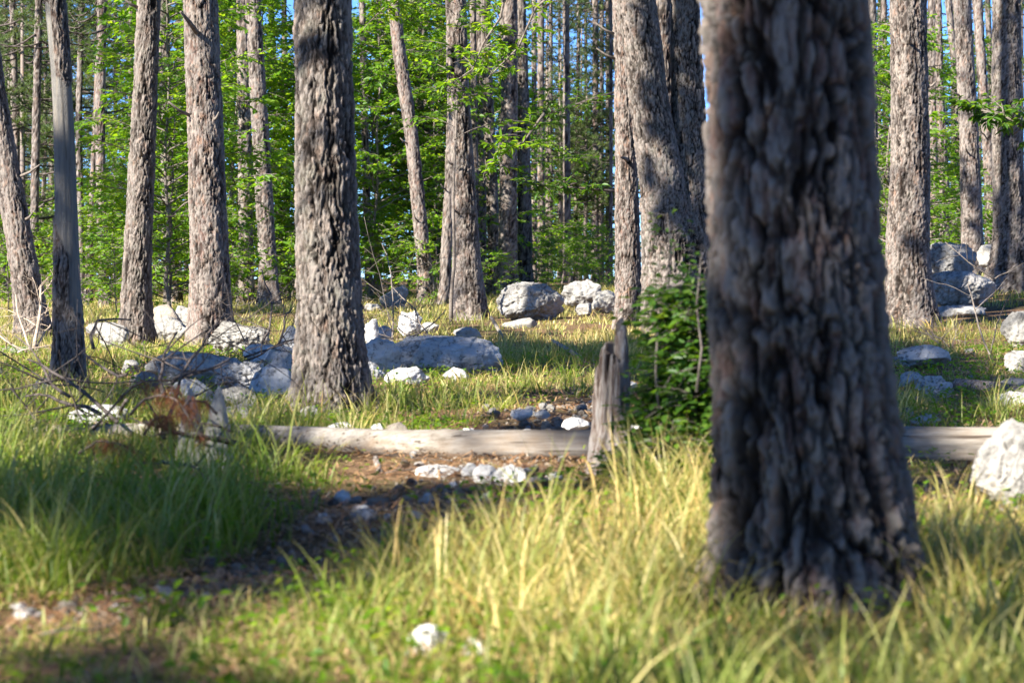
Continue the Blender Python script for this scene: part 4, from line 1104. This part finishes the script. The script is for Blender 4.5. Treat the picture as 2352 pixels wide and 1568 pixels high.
brush('dead_branch', 'bare grey branch sagging in front of the twin pointed rock', 'branch', (540, 1020, 10.8),
      [(545, 1018, 10.8, 330, 965, 10.7, .014, 1, 3), (530, 990, 10.9, 420, 930, 11.0, .007, 1, 3)], 74, grp=TG)
brush('dead_twigs', 'tangle of dark dead twigs over the brilliant white boulder', 'twigs', (600, 810, 23),
      [(600, 815, 23, 500, 740, 23.5, .010, 2, 5), (640, 810, 22.5, 560, 760, 23.0, .012, 2, 5), (640, 790, 22.5, 740, 720, 23.5, .012, 2, 4), (600, 790, 22.5, 660, 650, 24, .012, 2, 4), (560, 820, 22, 690, 790, 22, .010, 2, 5), (560, 830, 21, 600, 770, 22, .01, 2, 5)], 75, grp='tangles of dead twigs')
brush('dead_twigs', 'tangle of brown dead twigs behind the long blue slab', 'twigs', (930, 760, 27),
      [(980, 790, 27, 840, 730, 28, .012, 2, 6), (990, 770, 27, 900, 700, 29, .012, 2, 6), (930, 780, 27, 1030, 735, 28, .011, 2, 5), (900, 790, 27, 860, 680, 30, .01, 2, 4), (960, 780, 26.5, 890, 760, 27, .012, 2, 6)], 76, 'twig', grp='tangles of dead twigs')
brush('dead_twigs', 'thicket of grey dead twigs before the layered outcrop', 'twigs', (2180, 800, 25),
      [(2200, 830, 25, 2120, 740, 26, .012, 3, 4), (2200, 830, 25, 2260, 750, 26, .012, 3, 4), (2220, 820, 25, 2150, 790, 25, .012, 3, 5), (2190, 815, 25, 2100, 780, 26, .01, 3, 4)], 77, 'twig', grp='tangles of dead twigs')
brush('bare_bush', 'pale leafless bush in front of the leaning left pine', 'bush', (65, 800, 24),
      [(78, 800, 23.5, 100, 660, 24, .022, 3, 4), (70, 805, 23.5, 20, 700, 24, .014, 3, 4), (80, 805, 23.5, 130, 720, 24, .012, 2, 4), (60, 808, 23.5, -10, 760, 24, .014, 3, 4), (40, 810, 23, 110, 770, 23, .01, 3, 4)], 78, 'twig_pale')
brush('bare_sapling', 'thin bare sapling bending left before the thick right edge pine', 'sapling', (2285, 840, 24),
      [(2292, 850, 23.5, 2285, 640, 24, .014, 1, 3), (2283, 640, 24, 2170, 560, 24.2, .010, 1, 4), (2285, 640, 24, 2352, 600, 24.2, .008, 1, 4)], 79, 'twig')
brush('dead_branch', 'thin dark branch lying in the shaded grass left of the path', 'branch', (470, 1110, 10),
      [(370, 1060, 10.2, 500, 1135, 9.6, .009, 1, 3), (500, 1140, 9.5, 455, 1230, 8.9, .006, 1, 2)], 80, grp=TG, minz=.03)

# branch with brown needles
rng = np.random.RandomState(91); g2 = Geo(); TPs = []; TDs = []
for arc in [[(215, 985, 11.6), (262, 930, 11.4), (300, 888, 11.2), (350, 875, 11.0), (395, 888, 10.9), (420, 920, 10.9), (440, 960, 10.9)],
            [(300, 950, 11.0), (335, 915, 10.9), (370, 905, 10.8), (410, 912, 10.7), (440, 960, 10.6), (470, 1000, 10.6)],
            [(330, 1000, 10.7), (350, 965, 10.7), (375, 955, 10.6), (400, 970, 10.6)],
            [(180, 1040, 10.7), (230, 1010, 10.7), (280, 1020, 10.6), (330, 1040, 10.6)],
            [(500, 950, 10.9), (470, 920, 10.9), (430, 915, 10.8), (410, 950, 10.7)]]:
    P_ = np.array([at(*a) for a in arc]); tt = np.linspace(0, 1, 24); si = np.linspace(0, 1, len(P_))
    C = np.stack([np.interp(tt, si, P_[:, k]) for k in range(3)], 1)
    for k in range(3): C[1:-1, k] = np.convolve(C[:, k], [.25, .5, .25], 'valid')
    C += np.cumsum(rng.normal(size=C.shape) * .0015, 0)
    tube(g2, C, np.linspace(.0075, .003, 24), 6, 0)
    for k in range(5, 24):
        if arc[0][0] in (500,) and k % 2: continue
        for q in range(3 if k > 7 else 1):
            TPs.append(C[k] + rng.normal(size=3) * .016); TDs.append(np.array([rng.normal() * .35, rng.normal() * .35, -1.0]))
gn = Geo()
needles(gn, np.array(TPs), np.array(TDs), .085, .0020, 9, .45, rng, 0)
bb = at(330, 1040, 11.0)
t = thing('dry_pine_branch', 'drooping dead pine branch with rusty brown needles', 'branch', bb, TG)
part('branch', g2.mesh('branch', [M['twig_dark']], off=bb), t); part('dry_needles', gn.mesh('dry_needles', [M['dry_needle']], off=bb), t)

# ---------------------------------------------------------------- green shrub beside the nearest trunk
st, cr = leafy_crown(61, 1.05, .26, 64, 11, 11, z0=.03, leaf=.046, stem_r=.010, m='leaf_dark', wd=.55)
xb, yb, zb = at(1622, 1100, 9.9)
t = thing('green_shrub', 'dense dark green shrub squeezed between the stump and nearest trunk', 'shrub', (xb, yb, gz1(xb, yb)))
part('stem', st, t, sc=(1.1, 1.0, .82)); part('crown', cr, t, sc=(1.1, 1.0, .82))
st2, cr2 = leafy_crown(62, .75, .24, 46, 10, 11, z0=.02, leaf=.044, stem_r=.008, m='leaf_dark', wd=.55)
part('stem', st2, t, (-.12, .15, 0), 1.0, (1.1, 1, .62)); part('crown', cr2, t, (-.12, .15, 0), 1.0, (1.1, 1, .62))
part('stem', st2, t, (.15, -.1, 0), 2.0); part('crown', cr2, t, (.15, -.1, 0), 2.0)
# two leggy shoots standing out of the shrub
rng = np.random.RandomState(66)
for (pts, lab) in [([(1515, 960, 9.8), (1506, 850, 9.8), (1512, 740, 9.8), (1530, 690, 9.8), (1540, 620, 9.8), (1540, 560, 9.8), (1532, 490, 9.8)], 'tall leggy shoot with sparse leaves left of the green shrub'),
                   ([(1600, 900, 9.6), (1612, 800, 9.6), (1600, 700, 9.6), (1606, 640, 9.6), (1612, 560, 9.6)], 'thin leafy shoot rising beside the nearest trunk')]:
    g2 = Geo(); P_ = np.array([at(*a) for a in pts]); tube(g2, P_, np.linspace(.007, .002, len(P_)), 6, 0)
    LP = []; LD = []; LN = []
    for k in range(95):
        f = .35 + .65 * rng.rand(); c = np.array([np.interp(f, np.linspace(0, 1, len(P_)), P_[:, q]) for q in range(3)])
        a = rng.rand() * 6.28; off = np.array([math.cos(a), math.sin(a), .15]) * (.02 + .09 * rng.rand())
        if k % 3 == 0: tube(g2, [c, c + off], [.002, .001], 3, 0)
        LP.append(c + off); LD.append(off + rng.normal(size=3) * .03); LN.append([0, 0, 1] + rng.normal(size=3) * .3)
    leaves(g2, np.array(LP), np.array(LD), np.array(LN), .032, .5, rng, 1)
    bb = tuple(P_[0]); o = bpy.data.objects.new('leafy_shoot', g2.mesh('leafy_shoot', [M['twig'], M['leaf_dark']], off=bb)); o.location = bb; link(o); tag(o, lab, 'shoot')

# leafy boughs hanging into view
def bough(name, label, pts, seed, leaf, nt, nl, spread, mat='leaf', stem='twig', parent_label=None):
    rng = np.random.RandomState(seed); g2 = Geo(); P_ = np.array([at(*a) for a in pts]); n = len(P_)
    tube(g2, P_, np.linspace(.022, .006, n), 6, 0); LP = []; LD = []; LN = []
    for q in range(nt):
        f = .15 + .85 * (q + rng.rand()) / nt; p = np.array([np.interp(f, np.linspace(0, 1, n), P_[:, k]) for k in range(3)])
        d = rng.normal(size=3) * np.array([1, 1, .45]); d /= np.linalg.norm(d); e = p + d * spread * (.5 + .7 * rng.rand()) + np.array([0, 0, .05])
        tube(g2, [p, (p + e) / 2 + rng.normal(size=3) * .03, e], [.006, .005, .003], 4, 0)
        for w in range(nl):
            tt = .35 + .7 * rng.rand(); c = p + (e - p) * tt
            a = rng.normal(size=3); a[2] = a[2] * .3 - .25
            LP.append(c); LD.append(a + d * .6); LN.append(np.array([0, 0, 1]) + rng.normal(size=3) * .35)
    leaves(g2, np.array(LP), np.array(LD), np.array(LN), leaf * (.7 + .5 * rng.rand(len(LP))), .36, rng, 1)
    bb = tuple(P_[0]); o = bpy.data.objects.new(name, g2.mesh(name, [M[stem], M[mat]], off=bb)); o.location = bb; link(o); tag(o, label, 'branch')
    return o
bough('leafy_branch', 'feathery bright green leafy branch hanging at the top centre', [(1180, -120, 32), (1150, 40, 32), (1110, 100, 32), (1085, 160, 32), (1010, 210, 32)], 95, .13, 26, 14, .45)
bough('leafy_branch', 'leafy branch arching over the upright dark pine', [(1320, -60, 33), (1230, 20, 33), (1190, 110, 33), (1150, 150, 33), (1120, 180, 33)], 96, .13, 22, 13, .42)
bough('leafy_branch', 'slender leafy branch crossing between flared pine and boulder', [(1250, 260, 34), (1200, 330, 34), (1140, 350, 34), (1110, 420, 34)], 97, .13, 20, 12, .4)
bough('leafy_branch', 'small bright leafy branch high beside the crooked pine', [(960, -60, 36), (925, 0, 36), (880, 20, 36), (850, 50, 36)], 98, .14, 16, 12, .4)
bough('leafy_branch', 'dark green oak like branch reaching in from the right edge', [(2420, 300, 22), (2352, 290, 22), (2290, 262, 22), (2225, 248, 22)], 99, .10, 30, 16, .24, 'leaf_dark')
bough('leafy_branch', 'shaded blue green branch stretching left of the forked pine', [(1420, 440, 36), (1340, 432, 36), (1260, 428, 36), (1200, 420, 36)], 100, .12, 26, 14, .32, 'leaf_dark', 'twig_dark')
bough('leafy_branch', 'dark leafy branch above the far thin pines', [(1420, 210, 38), (1350, 230, 38), (1270, 260, 38), (1230, 300, 38)], 101, .12, 26, 14, .5, 'leaf_dark', 'twig_dark')

# fallen twigs and pine cones
fr = random.Random(12); frn = np.random.RandomState(12)
TW = []
for k in range(5):
    g2 = Geo(); grow(g2, (-.2, 0, .01), (1, 0, .05), .42, .006, 1, frn, .3, 3); TW.append(g2.mesh('fallen_twig', [M['twig'] if k % 2 else M['twig_pale']]))
gc = Geo(); n_ = 90
for k in range(n_):
    a = k * 2.399; f = (k + .5) / n_; r_ = .021 * math.sin(math.pi * (.12 + .8 * f)); z_ = .055 * f
    p = np.array([math.cos(a) * r_, math.sin(a) * r_, z_]); o_ = np.array([math.cos(a), math.sin(a), .5]); s_ = np.array([-math.sin(a), math.cos(a), 0])
    gc.add([p * .4 + [0, 0, z_ * .6], p + s_ * .006, p + o_ * .009, p - s_ * .006], [(0, 1, 2, 3)], None, 0)
CONE = gc.mesh('pine_cone', [M['rot']], smooth=False)
for k in range(20):
    v = fr.uniform(780, 1480); d = (CH - .08) * F / (v - 635); u = fr.uniform(60, 2300)
    x = (u - 1176) / F * d
    o = bpy.data.objects.new('fallen_twig', TW[k % 5]); o.location = (x, d, gz1(x, d) + .03); o.rotation_euler = (0, fr.uniform(-.2, .1), fr.uniform(0, 6.28)); o.scale = (fr.uniform(.3, .7),) * 3; link(o)
    tag(o, 'short dry twig lying loose in the grass', 'twig', 'dry twigs lying loose in the grass')
for k in range(7):
    q = fr.randrange(1, 8); x = PP[q][0] + fr.gauss(0, .35); d = PP[q][1] + fr.gauss(0, .4)
    o = bpy.data.objects.new('pine_cone', CONE); o.scale = (.75,) * 3; o.location = (x, d, gz1(x, d) + .02); o.rotation_euler = (fr.uniform(.8, 1.6), 0, fr.uniform(0, 6.28)); link(o)
    tag(o, 'brown open pine cone lying beside the path', 'pine cone', 'pine cones beside the path')

# ---------------------------------------------------------------- grass
gr = np.random.RandomState(4)
def zones(y0, y1, per_m2, nb, xlo=None):
    area = 0; out = []
    N = int(per_m2 * (y1 - y0) * 2 * (.235 * y1 + .9))
    y = y0 + (y1 - y0) * gr.rand(N); x = (gr.rand(N) * 2 - 1) * (.235 * y1 + .9)
    k = np.abs(x) < .235 * y + .9
    return x[k], y[k]
def uv_of(x, y, z):
    dy = y; X = x / y
    # inverse of at()
    a = (z - CH) / y
    Yv = (a * math.cos(PITCH) + math.sin(PITCH)) / (math.cos(PITCH) - a * math.sin(PITCH))
    t = math.cos(PITCH) + Yv * math.sin(PITCH)
    return 1176 + F * X * t, 784 - F * Yv
def ell(u, v, L):
    s = np.zeros(np.shape(u))
    for cu, cv, ru, rv in L: s = np.maximum(s, sstep(1.25, .75, np.sqrt(((u - cu) / ru) ** 2 + ((v - cv) / rv) ** 2)))
    return s
def blades(x, y, nb, Lh, wd, seg, dens=None, spread=.05):
    """tufts at x,y -> blade mesh arrays"""
    pd = path_d(x, y)
    z0 = gz(x, y); u, v = uv_of(x, y, z0)
    P = np.stack([x * .9, y * .9, 0 * x], 1)
    patch = fbm(P * .8, 40, 3)
    keep = gr.rand(len(x)) < np.clip(sstep(.7, 1.25, pd) + .02, 0, 1) * (.15 + .85 * sstep(.38, .54, patch))
    bare = ell(u, v, [(1400, 950, 190, 26), (1290, 985, 120, 16), (600, 1345, 170, 28), (180, 1450, 200, 18), (890, 1160, 150, 70), (1100, 1100, 150, 34)])
    keep &= gr.rand(len(x)) > bare * .96
    for (rx, ry, ra, rb) in RK:
        keep &= ((x - rx) / (ra * .85)) ** 2 + ((y - ry) / (rb * .9)) ** 2 > 1
    # keep the front of the log and low stones readable
    keep &= ~((np.abs(y - 11.3) < .75) & (u > 760) & (u < 1360) & (gr.rand(len(x)) < .93))
    front = np.zeros(len(x))
    for (rx, ry, ra, rb) in RK:
        front = np.maximum(front, (np.abs(x - rx) < ra * 1.05) & (y < ry) & (y > ry - rb - 1.6))
    low = ell(u, v, [(1880, 1500, 300, 110), (1090, 1130, 330, 115), (730, 1060, 170, 45), (190, 1010, 170, 24), (1400, 1150, 70, 80), (2180, 1110, 200, 70)]) 
    x, y, z0, pd, u, v, low, patch, front = [a[keep] for a in (x, y, z0, pd, u, v, low, patch, front)]
    dry_lit = .25 + .62 * ell(u, v, [(1250, 1320, 420, 190), (1500, 1220, 260, 130), (2230, 1300, 200, 200), (1350, 760, 180, 40)]) * .75  # straw by area; sunlit patches also painted paler, shaded ones greener
    dry_lit = dry_lit + .8 * (fbm(np.stack([x * 2.2, y * 1.5, 0 * x], 1), 50, 2) - .5) + .22 * sstep(14, 26, y)
    dry_lit = dry_lit + .10 * sstep(12, 15, y) - .08 * ell(u, v, [(330, 1180, 430, 150), (1200, 850, 330, 45)])
    h = Lh * (.55 + .75 * fbm(np.stack([x * 1.7, y * 1.7, 0 * x], 1), 60, 2)) * np.clip(sstep(.5, 1.9, pd) * .7 + .35, .3, 1) * (1 - .68 * low) * (1 - .45 * front) * (1 - .62 * ell(u, v, [(380, 1720, 560, 340), (520, 1370, 330, 60), (60, 1470, 260, 90)])) * (1 + .15 * ell(u, v, [(1560, 1330, 420, 160), (2250, 1400, 260, 200)]))
    tall = ell(u, v, [(300, 1130, 420, 130), (1500, 1230, 330, 90), (2000, 1480, 500, 90), (1300, 850, 230, 30)])
    h = h * (1 + .30 * tall)
    n = len(x); N = n * nb
    a = gr.rand(N) * 2 * math.pi; rad = spread * np.sqrt(gr.rand(N))
    bx = np.repeat(x, nb) + np.cos(a) * rad; by = np.repeat(y, nb) + np.sin(a) * rad; bz = np.repeat(z0, nb) - .02
    az = a + gr.normal(size=N) * .9
    L = np.repeat(h, nb) * (.4 + .95 * gr.rand(N) ** 1.3)
    bend = np.clip(.15 + .95 * gr.rand(N) ** 1.15 + .2 * gr.rand(N) ** 3, 0, 1.25)
    dr = np.clip(np.repeat(dry_lit, nb) + .32 * gr.normal(size=N), 0, 1)
    dr = np.where(gr.rand(N) < .5, dr, dr * .35)
    rn = np.clip(np.repeat(gr.rand(n), nb) * .6 + .4 * gr.rand(N), 0, 1)
    hx, hy = np.cos(az), np.sin(az)
    tw = az + math.pi / 2 + gr.normal(size=N) * .7
    sx, sy = np.cos(tw), np.sin(tw)
    t = np.linspace(0, 1, seg + 1)
    # arc: angle from vertical grows along the blade
    ang = bend[:, None] * (t[None] ** 1.4) * 2.1 + .12
    ds = L[:, None] / seg
    am = (ang[:, 1:] + ang[:, :-1]) / 2
    hor = np.concatenate([np.zeros((N, 1)), np.cumsum(np.sin(am) * ds, 1)], 1)
    ver = np.concatenate([np.zeros((N, 1)), np.cumsum(np.cos(am) * ds, 1)], 1)
    ww = wd * (.5 + .6 * gr.rand(N) + 1.1 * gr.rand(N) ** 5)[:, None] * (1 - t[None] ** 2.2 * .92) / 2
    cx = bx[:, None] + hx[:, None] * hor; cy = by[:, None] + hy[:, None] * hor; cz = bz[:, None] + ver
    A = np.stack([cx - sx[:, None] * ww, cy - sy[:, None] * ww, cz], -1); B = np.stack([cx + sx[:, None] * ww, cy + sy[:, None] * ww, cz], -1)
    V = np.stack([A, B], 2).reshape(-1, 3)
    m = (seg + 1) * 2
    k = np.arange(N)[:, None, None] * m; s = np.arange(seg)[None, :, None] * 2
    Q = (k + s + np.array([0, 1, 3, 2])[None, None]).reshape(-1, 4)
    return V, Q, np.repeat(dr, m), np.tile(np.repeat(t, 2), N), np.repeat(rn, m)
GG = Geo()
for (y0, y1, pm, nb, Lh, wd, seg, spr) in [(3.0, 9.0, 110, 14, .265, .0066, 6, .065), (9.0, 16, 74, 13, .24, .0062, 5, .06), (16, 30, 42, 12, .175, .0080, 4, .08), (30, 62, 13, 11, .18, .013, 3, .15)]:
    x, y = zones(y0, y1, pm, nb)
    V, Q, a, b, c_ = blades(x, y, nb, Lh, wd, seg, spread=spr)
    GG.add(V, Q, None, 0, dry=a, tip=b, rnd=c_)
o = bpy.data.objects.new('grass', GG.mesh('grass', [M['grass']])); link(o)
tag(o, 'green and straw coloured forest grass', 'grass', kind='stuff')

# small clover and herb leaves between the tufts
hg = Geo(); x, y = zones(4.5, 26, 55, 1)
k = (gr.rand(len(x)) < sstep(.45, .62, fbm(np.stack([x * 1.2, y * 1.2, 0 * x], 1), 90, 2)) + .1) & (path_d(x, y) > .8) & (np.abs(y - 11.9) > .6); x, y = x[k], y[k]
x = np.repeat(x, 6) + gr.normal(size=len(x) * 6) * .05; y = np.repeat(y, 6) + gr.normal(size=len(y) * 6) * .05
n = len(x); P_ = np.stack([x, y, gz(x, y) + .02 + .09 * gr.rand(n)], 1)
D_ = gr.normal(size=(n, 3)); D_[:, 2] *= .3; N_ = gr.normal(size=(n, 3)) * .35 + [0, 0, 1]
leaves(hg, P_, D_, N_, .022 + .02 * gr.rand(n), .6, gr, 0)
o = bpy.data.objects.new('herb_leaves', hg.mesh('herb_leaves', [M['leaf']])); link(o); tag(o, 'small green herb leaves growing low between the grass', 'herbs', kind='stuff')

# fallen needles and bits on the soil
ln_ = Geo(); N = 95000
y = 4 + 26 * gr.rand(N) ** 1.5; x = (gr.rand(N) * 2 - 1) * (.235 * y + .8)
k = (path_d(x, y) < 1.5) | (gr.rand(N) < .6); x, y = x[k], y[k]; n = len(x)
a = gr.rand(n) * 6.28; L = .03 + .06 * gr.rand(n); w = .0016 + .0002 * y
c_ = np.stack([x, y, gz(x, y) + .012 + .022 * gr.rand(n)], 1); d_ = np.stack([np.cos(a), np.sin(a), gr.normal(size=n) * .2], 1); s_ = np.stack([-np.sin(a), np.cos(a), 0 * a], 1)
V = np.stack([c_ - d_ * L[:, None] / 2 - s_ * w[:, None], c_ - d_ * L[:, None] / 2 + s_ * w[:, None], c_ + d_ * L[:, None] / 2 + s_ * w[:, None], c_ + d_ * L[:, None] / 2 - s_ * w[:, None]], 1).reshape(-1, 3)
ln_.add(V, np.arange(n * 4).reshape(-1, 4), None, 0, rnd=np.repeat(np.clip(gr.rand(n) + .35 * (path_d(x, y) > 1.2), 0, 1), 4))
o = bpy.data.objects.new('needle_litter', ln_.mesh('needle_litter', [M['litter']])); link(o); tag(o, 'dry brown pine needles strewn over the soil', 'litter', kind='stuff')

# gravel: crumbs too small to count
gv = Geo(); V0, T0 = ICO[3][0][:], ICO[3][1]
import bmesh
bm = bmesh.new(); bmesh.ops.create_icosphere(bm, subdivisions=1, radius=1); V0 = np.array([v.co[:] for v in bm.verts]); T0 = np.array([[v.index for v in f.verts] for f in bm.faces]); bm.free()
N = 2300
k = gr.randint(1, len(PP) - 1, N); t = gr.rand(N)[:, None]
C_ = PP[k] * (1 - t) + PP[k + 1] * t + gr.normal(size=(N, 2)) * PW[k][:, None] * .8
s = .003 + .008 * gr.rand(N) ** 2.5 + .005 * (k >= 7) * gr.rand(N)
VV = V0[None] * (s[:, None] * (.6 + .7 * gr.rand(N, 3)))[:, None] * (1 + .3 * gr.normal(size=(N, 12, 1))) + np.concatenate([C_, gz(C_[:, 0], C_[:, 1])[:, None] + .008], 1)[:, None]
TT = (T0[None] + np.arange(N)[:, None, None] * 12).reshape(-1, 3)
gv.add(VV.reshape(-1, 3), None, TT, 0, pit=0)
o = bpy.data.objects.new('gravel', gv.mesh('gravel', [M['pebble']], smooth=False)); link(o); tag(o, 'crumbs of pale limestone gravel along the path', 'gravel', kind='stuff')

# ---------------------------------------------------------------- unseen pines added sunward, crowns shaped to cast the wanted shade
SH_G = [(100, 1515, 330, 120), (330, 1170, 400, 120), (80, 1540, 260, 100), (700, 1240, 220, 80), (860, 1110, 170, 45), (600, 1015, 150, 22), (1100, 835, 330, 42), (1480, 840, 140, 50),
        (560, 870, 190, 42), (1260, 955, 170, 15), (2140, 900, 120, 90), (2110, 1035, 60, 40), (2200, 700, 90, 40), (2050, 830, 100, 30), (1900, 900, 300, 100)]
LI_G = [(1230, 1320, 440, 170), (1500, 1190, 260, 110), (1150, 900, 420, 50), (1300, 700, 500, 40), (500, 780, 560, 40), (1700, 740, 700, 50), (1960, 1500, 520, 80), (960, 925, 330, 32), (150, 835, 230, 38), (560, 1345, 170, 30), (1320, 750, 230, 26), (1120, 1035, 260, 22),
        (2300, 1080, 80, 70), (80, 1330, 120, 45), (2260, 1250, 110, 110), (420, 790, 260, 25), (60, 1060, 90, 22), (2260, 950, 60, 25), (1330, 985, 120, 10), (700, 940, 120, 20)]
PAN = [(6.6, (1560, 2170, -140, 1420), [(1683, 870, 22, 110), (1676, 1190, 18, 50), (1640, 60, 20, 80)]),
       (15.1, (675, 850, -60, 950), [(712, 250, 42, 210), (705, 520, 36, 60), (705, 840, 40, 100)]),
       (29.6, (1455, 1650, -100, 640), [(1500, 560, 30, 60)]),
       (17.6, (110, 200, 560, 910), [(140, 640, 20, 50)]), (20.2, (830, 1170, 765, 870), []), (17.0, (470, 690, 820, 905), [])]
LIT_PAN = [(15.0, (672, 775, 40, 900)), (9.8, (1540, 1650, 740, 1060)), (11.6, (830, 1350, 990, 1060)), (26.3, (435, 530, 60, 780)), (26.8, (280, 360, 200, 420)), (26.8, (280, 360, 520, 700)), (31.8, (1405, 1475, 0, 740)), (36, (1140, 1290, 648, 740)), (24.6, (480, 620, 735, 805)), (42, (1290, 1385, 640, 710)),
           (30.8, (2045, 2135, 170, 280)), (30.8, (2045, 2135, 380, 500)), (37.8, (2275, 2350, 60, 260)), (17.6, (95, 170, 0, 120)), (36.8, (1025, 1110, 60, 180)), (36.8, (1025, 1110, 400, 560)), (29.8, (-10, 60, 380, 600)), (25.5, (2300, 2400, 716, 790)), (47.8, (580, 620, 50, 250)), (49.8, (890, 990, 0, 400)), (29.9, (1470, 1600, 655, 770))]
N = 52000
tx = -7 + 21 * gr.rand(N); ty = 2.5 + 46 * gr.rand(N); cz = 7.6 + 3.2 * gr.rand(N)
q = (cz - .15) / SUN.z
C_ = np.stack([tx + SUN.x * q, ty + SUN.y * q, cz], 1)
def trace_y(d):
    qq = (C_[:, 1] - d) / SUN.y
    x = C_[:, 0] - SUN.x * qq; z = C_[:, 2] - SUN.z * qq
    return uv_of(x, np.full(N, d), z)
ug, vg = uv_of(tx, ty, np.full(N, .12))
shade = ell(ug, vg, SH_G) > .5; lit = ell(ug, vg, LI_G) > .5
inview = (ug > -100) & (ug < 2450)
for d, (a, b, c2, e), L in PAN:
    u, v = trace_y(d); ins = (u > a) & (u < b) & (v > c2) & (v < e); l2 = ins & (ell(u, v, L) > .5)
    if d != 15.1: lit &= ~(ins & ~l2)
    lit |= l2; shade |= ins & ~l2
for d, (a, b, c2, e) in LIT_PAN:
    mg = (.30 if d > 12 else .12) * F / d
    u, v = trace_y(d); lit |= (u > a - mg) & (u < b + mg) & (v > c2 - mg) & (v < e + mg)
cl = fbm(np.stack([tx * .9, ty * .45, 0 * tx], 1), 123, 2)
keep = (shade & ~lit & (gr.rand(N) < .95)) | (~shade & ~lit & (cl > .56) & (gr.rand(N) < .38))
C_ = C_[keep]
TRK = np.array([(-6, -3), (-11, 1), (-3, -6.5), (-9.5, 7), (-7.2, 11.5), (-12, 14), (-8.5, 18.5), (-13, 23), (-12.8, 30.5), (-15, 33), (2, -7.5), (-4.5, 1.0)])
own = np.argmin(np.hypot(C_[:, None, 0] - TRK[None, :, 0], C_[:, None, 1] - TRK[None, :, 1]), 1)
for k in range(len(TRK)):
    P_ = C_[own == k]
    if not len(P_): continue
    x0, y0 = TRK[k]; z0 = gz1(x0, y0)
    t = thing('pine_tree', 'unseen pine added on the left, its crown shaped to shade the clearing', 'tree', (x0, y0, z0), 'unseen pines added to shade the clearing')
    g2 = Geo(); tube(g2, [(0, 0, -.3), (0, 0, 3), (.1, 0, 8), (.15, 0, 13)], [.26, .22, .17, .06], 16, 0, crack=1, plate=.5)
    part('trunk', g2.mesh('trunk', [M['bark']]), t)
    g2 = Geo(); Pl = P_ - [x0, y0, z0]
    cell = np.round(Pl / 2.0).astype(int); uq, inv = np.unique(cell, axis=0, return_inverse=True); inv = inv.ravel()
    for c_i in range(len(uq)):
        mem = Pl[inv == c_i]; ce = mem.mean(0)
        r0 = np.array([.1, 0, max(4.5, ce[2] - .12 * np.hypot(ce[0], ce[1]) - .5)])
        tube(g2, [r0, (r0 + ce) / 2 + [0, 0, .15], ce], [.022, .016, .010], 4, 0)
        for m_ in mem: tube(g2, [ce, m_], [.005, .003], 3, 0)
    dirs = gr.normal(size=Pl.shape) * .5 + [0, 0, .4]
    needles(g2, Pl, dirs, .28, .034, 26, .8, gr, 1)
    part('crown', g2.mesh('pine_crown', [M['twig_dark'], M['needle']]), t)

# unseen pines added around and behind the viewpoint: their crowns close the sky over the clearing
for k, (x0, y0, sc, cz) in enumerate([(3.6, -3, 1.5, 7.5), (5.2, 4, 1.5, 7.5), (7.5, 10, 1.6, 7.5), (9, 0, 1.5, 7), (10, 17, 1.5, 8), (-1.5, -9, 1.5, 7.5), (5, -9, 1.5, 7), (12, 6, 1.5, 7), (3.6, 7.6, 1.3, 8.2),
                                      (-6, -12, 1.5, 7.5), (13, -6, 1.5, 7), (14, 12, 1.5, 7), (12.5, 24, 1.4, 8), (.4, -5, 1.3, 8), (6.2, 14.5, 1.3, 8.5)]):
    z0 = gz1(x0, y0)
    t = thing('pine_tree', 'unseen pine added beside or behind the viewpoint to block sky light', 'tree', (x0, y0, z0), 'unseen pines added around the viewpoint', k * 1.1)
    g2 = Geo(); tube(g2, [(0, 0, -.3), (0, 0, 3), (.1, 0, 8), (.15, 0, 15)], [.26, .22, .17, .06], 16, 0, crack=1, plate=.5)
    part('trunk', g2.mesh('trunk', [M['bark']]), t); part('crown', PINE[k % 3], t, (.1, 0, cz), 0, sc)
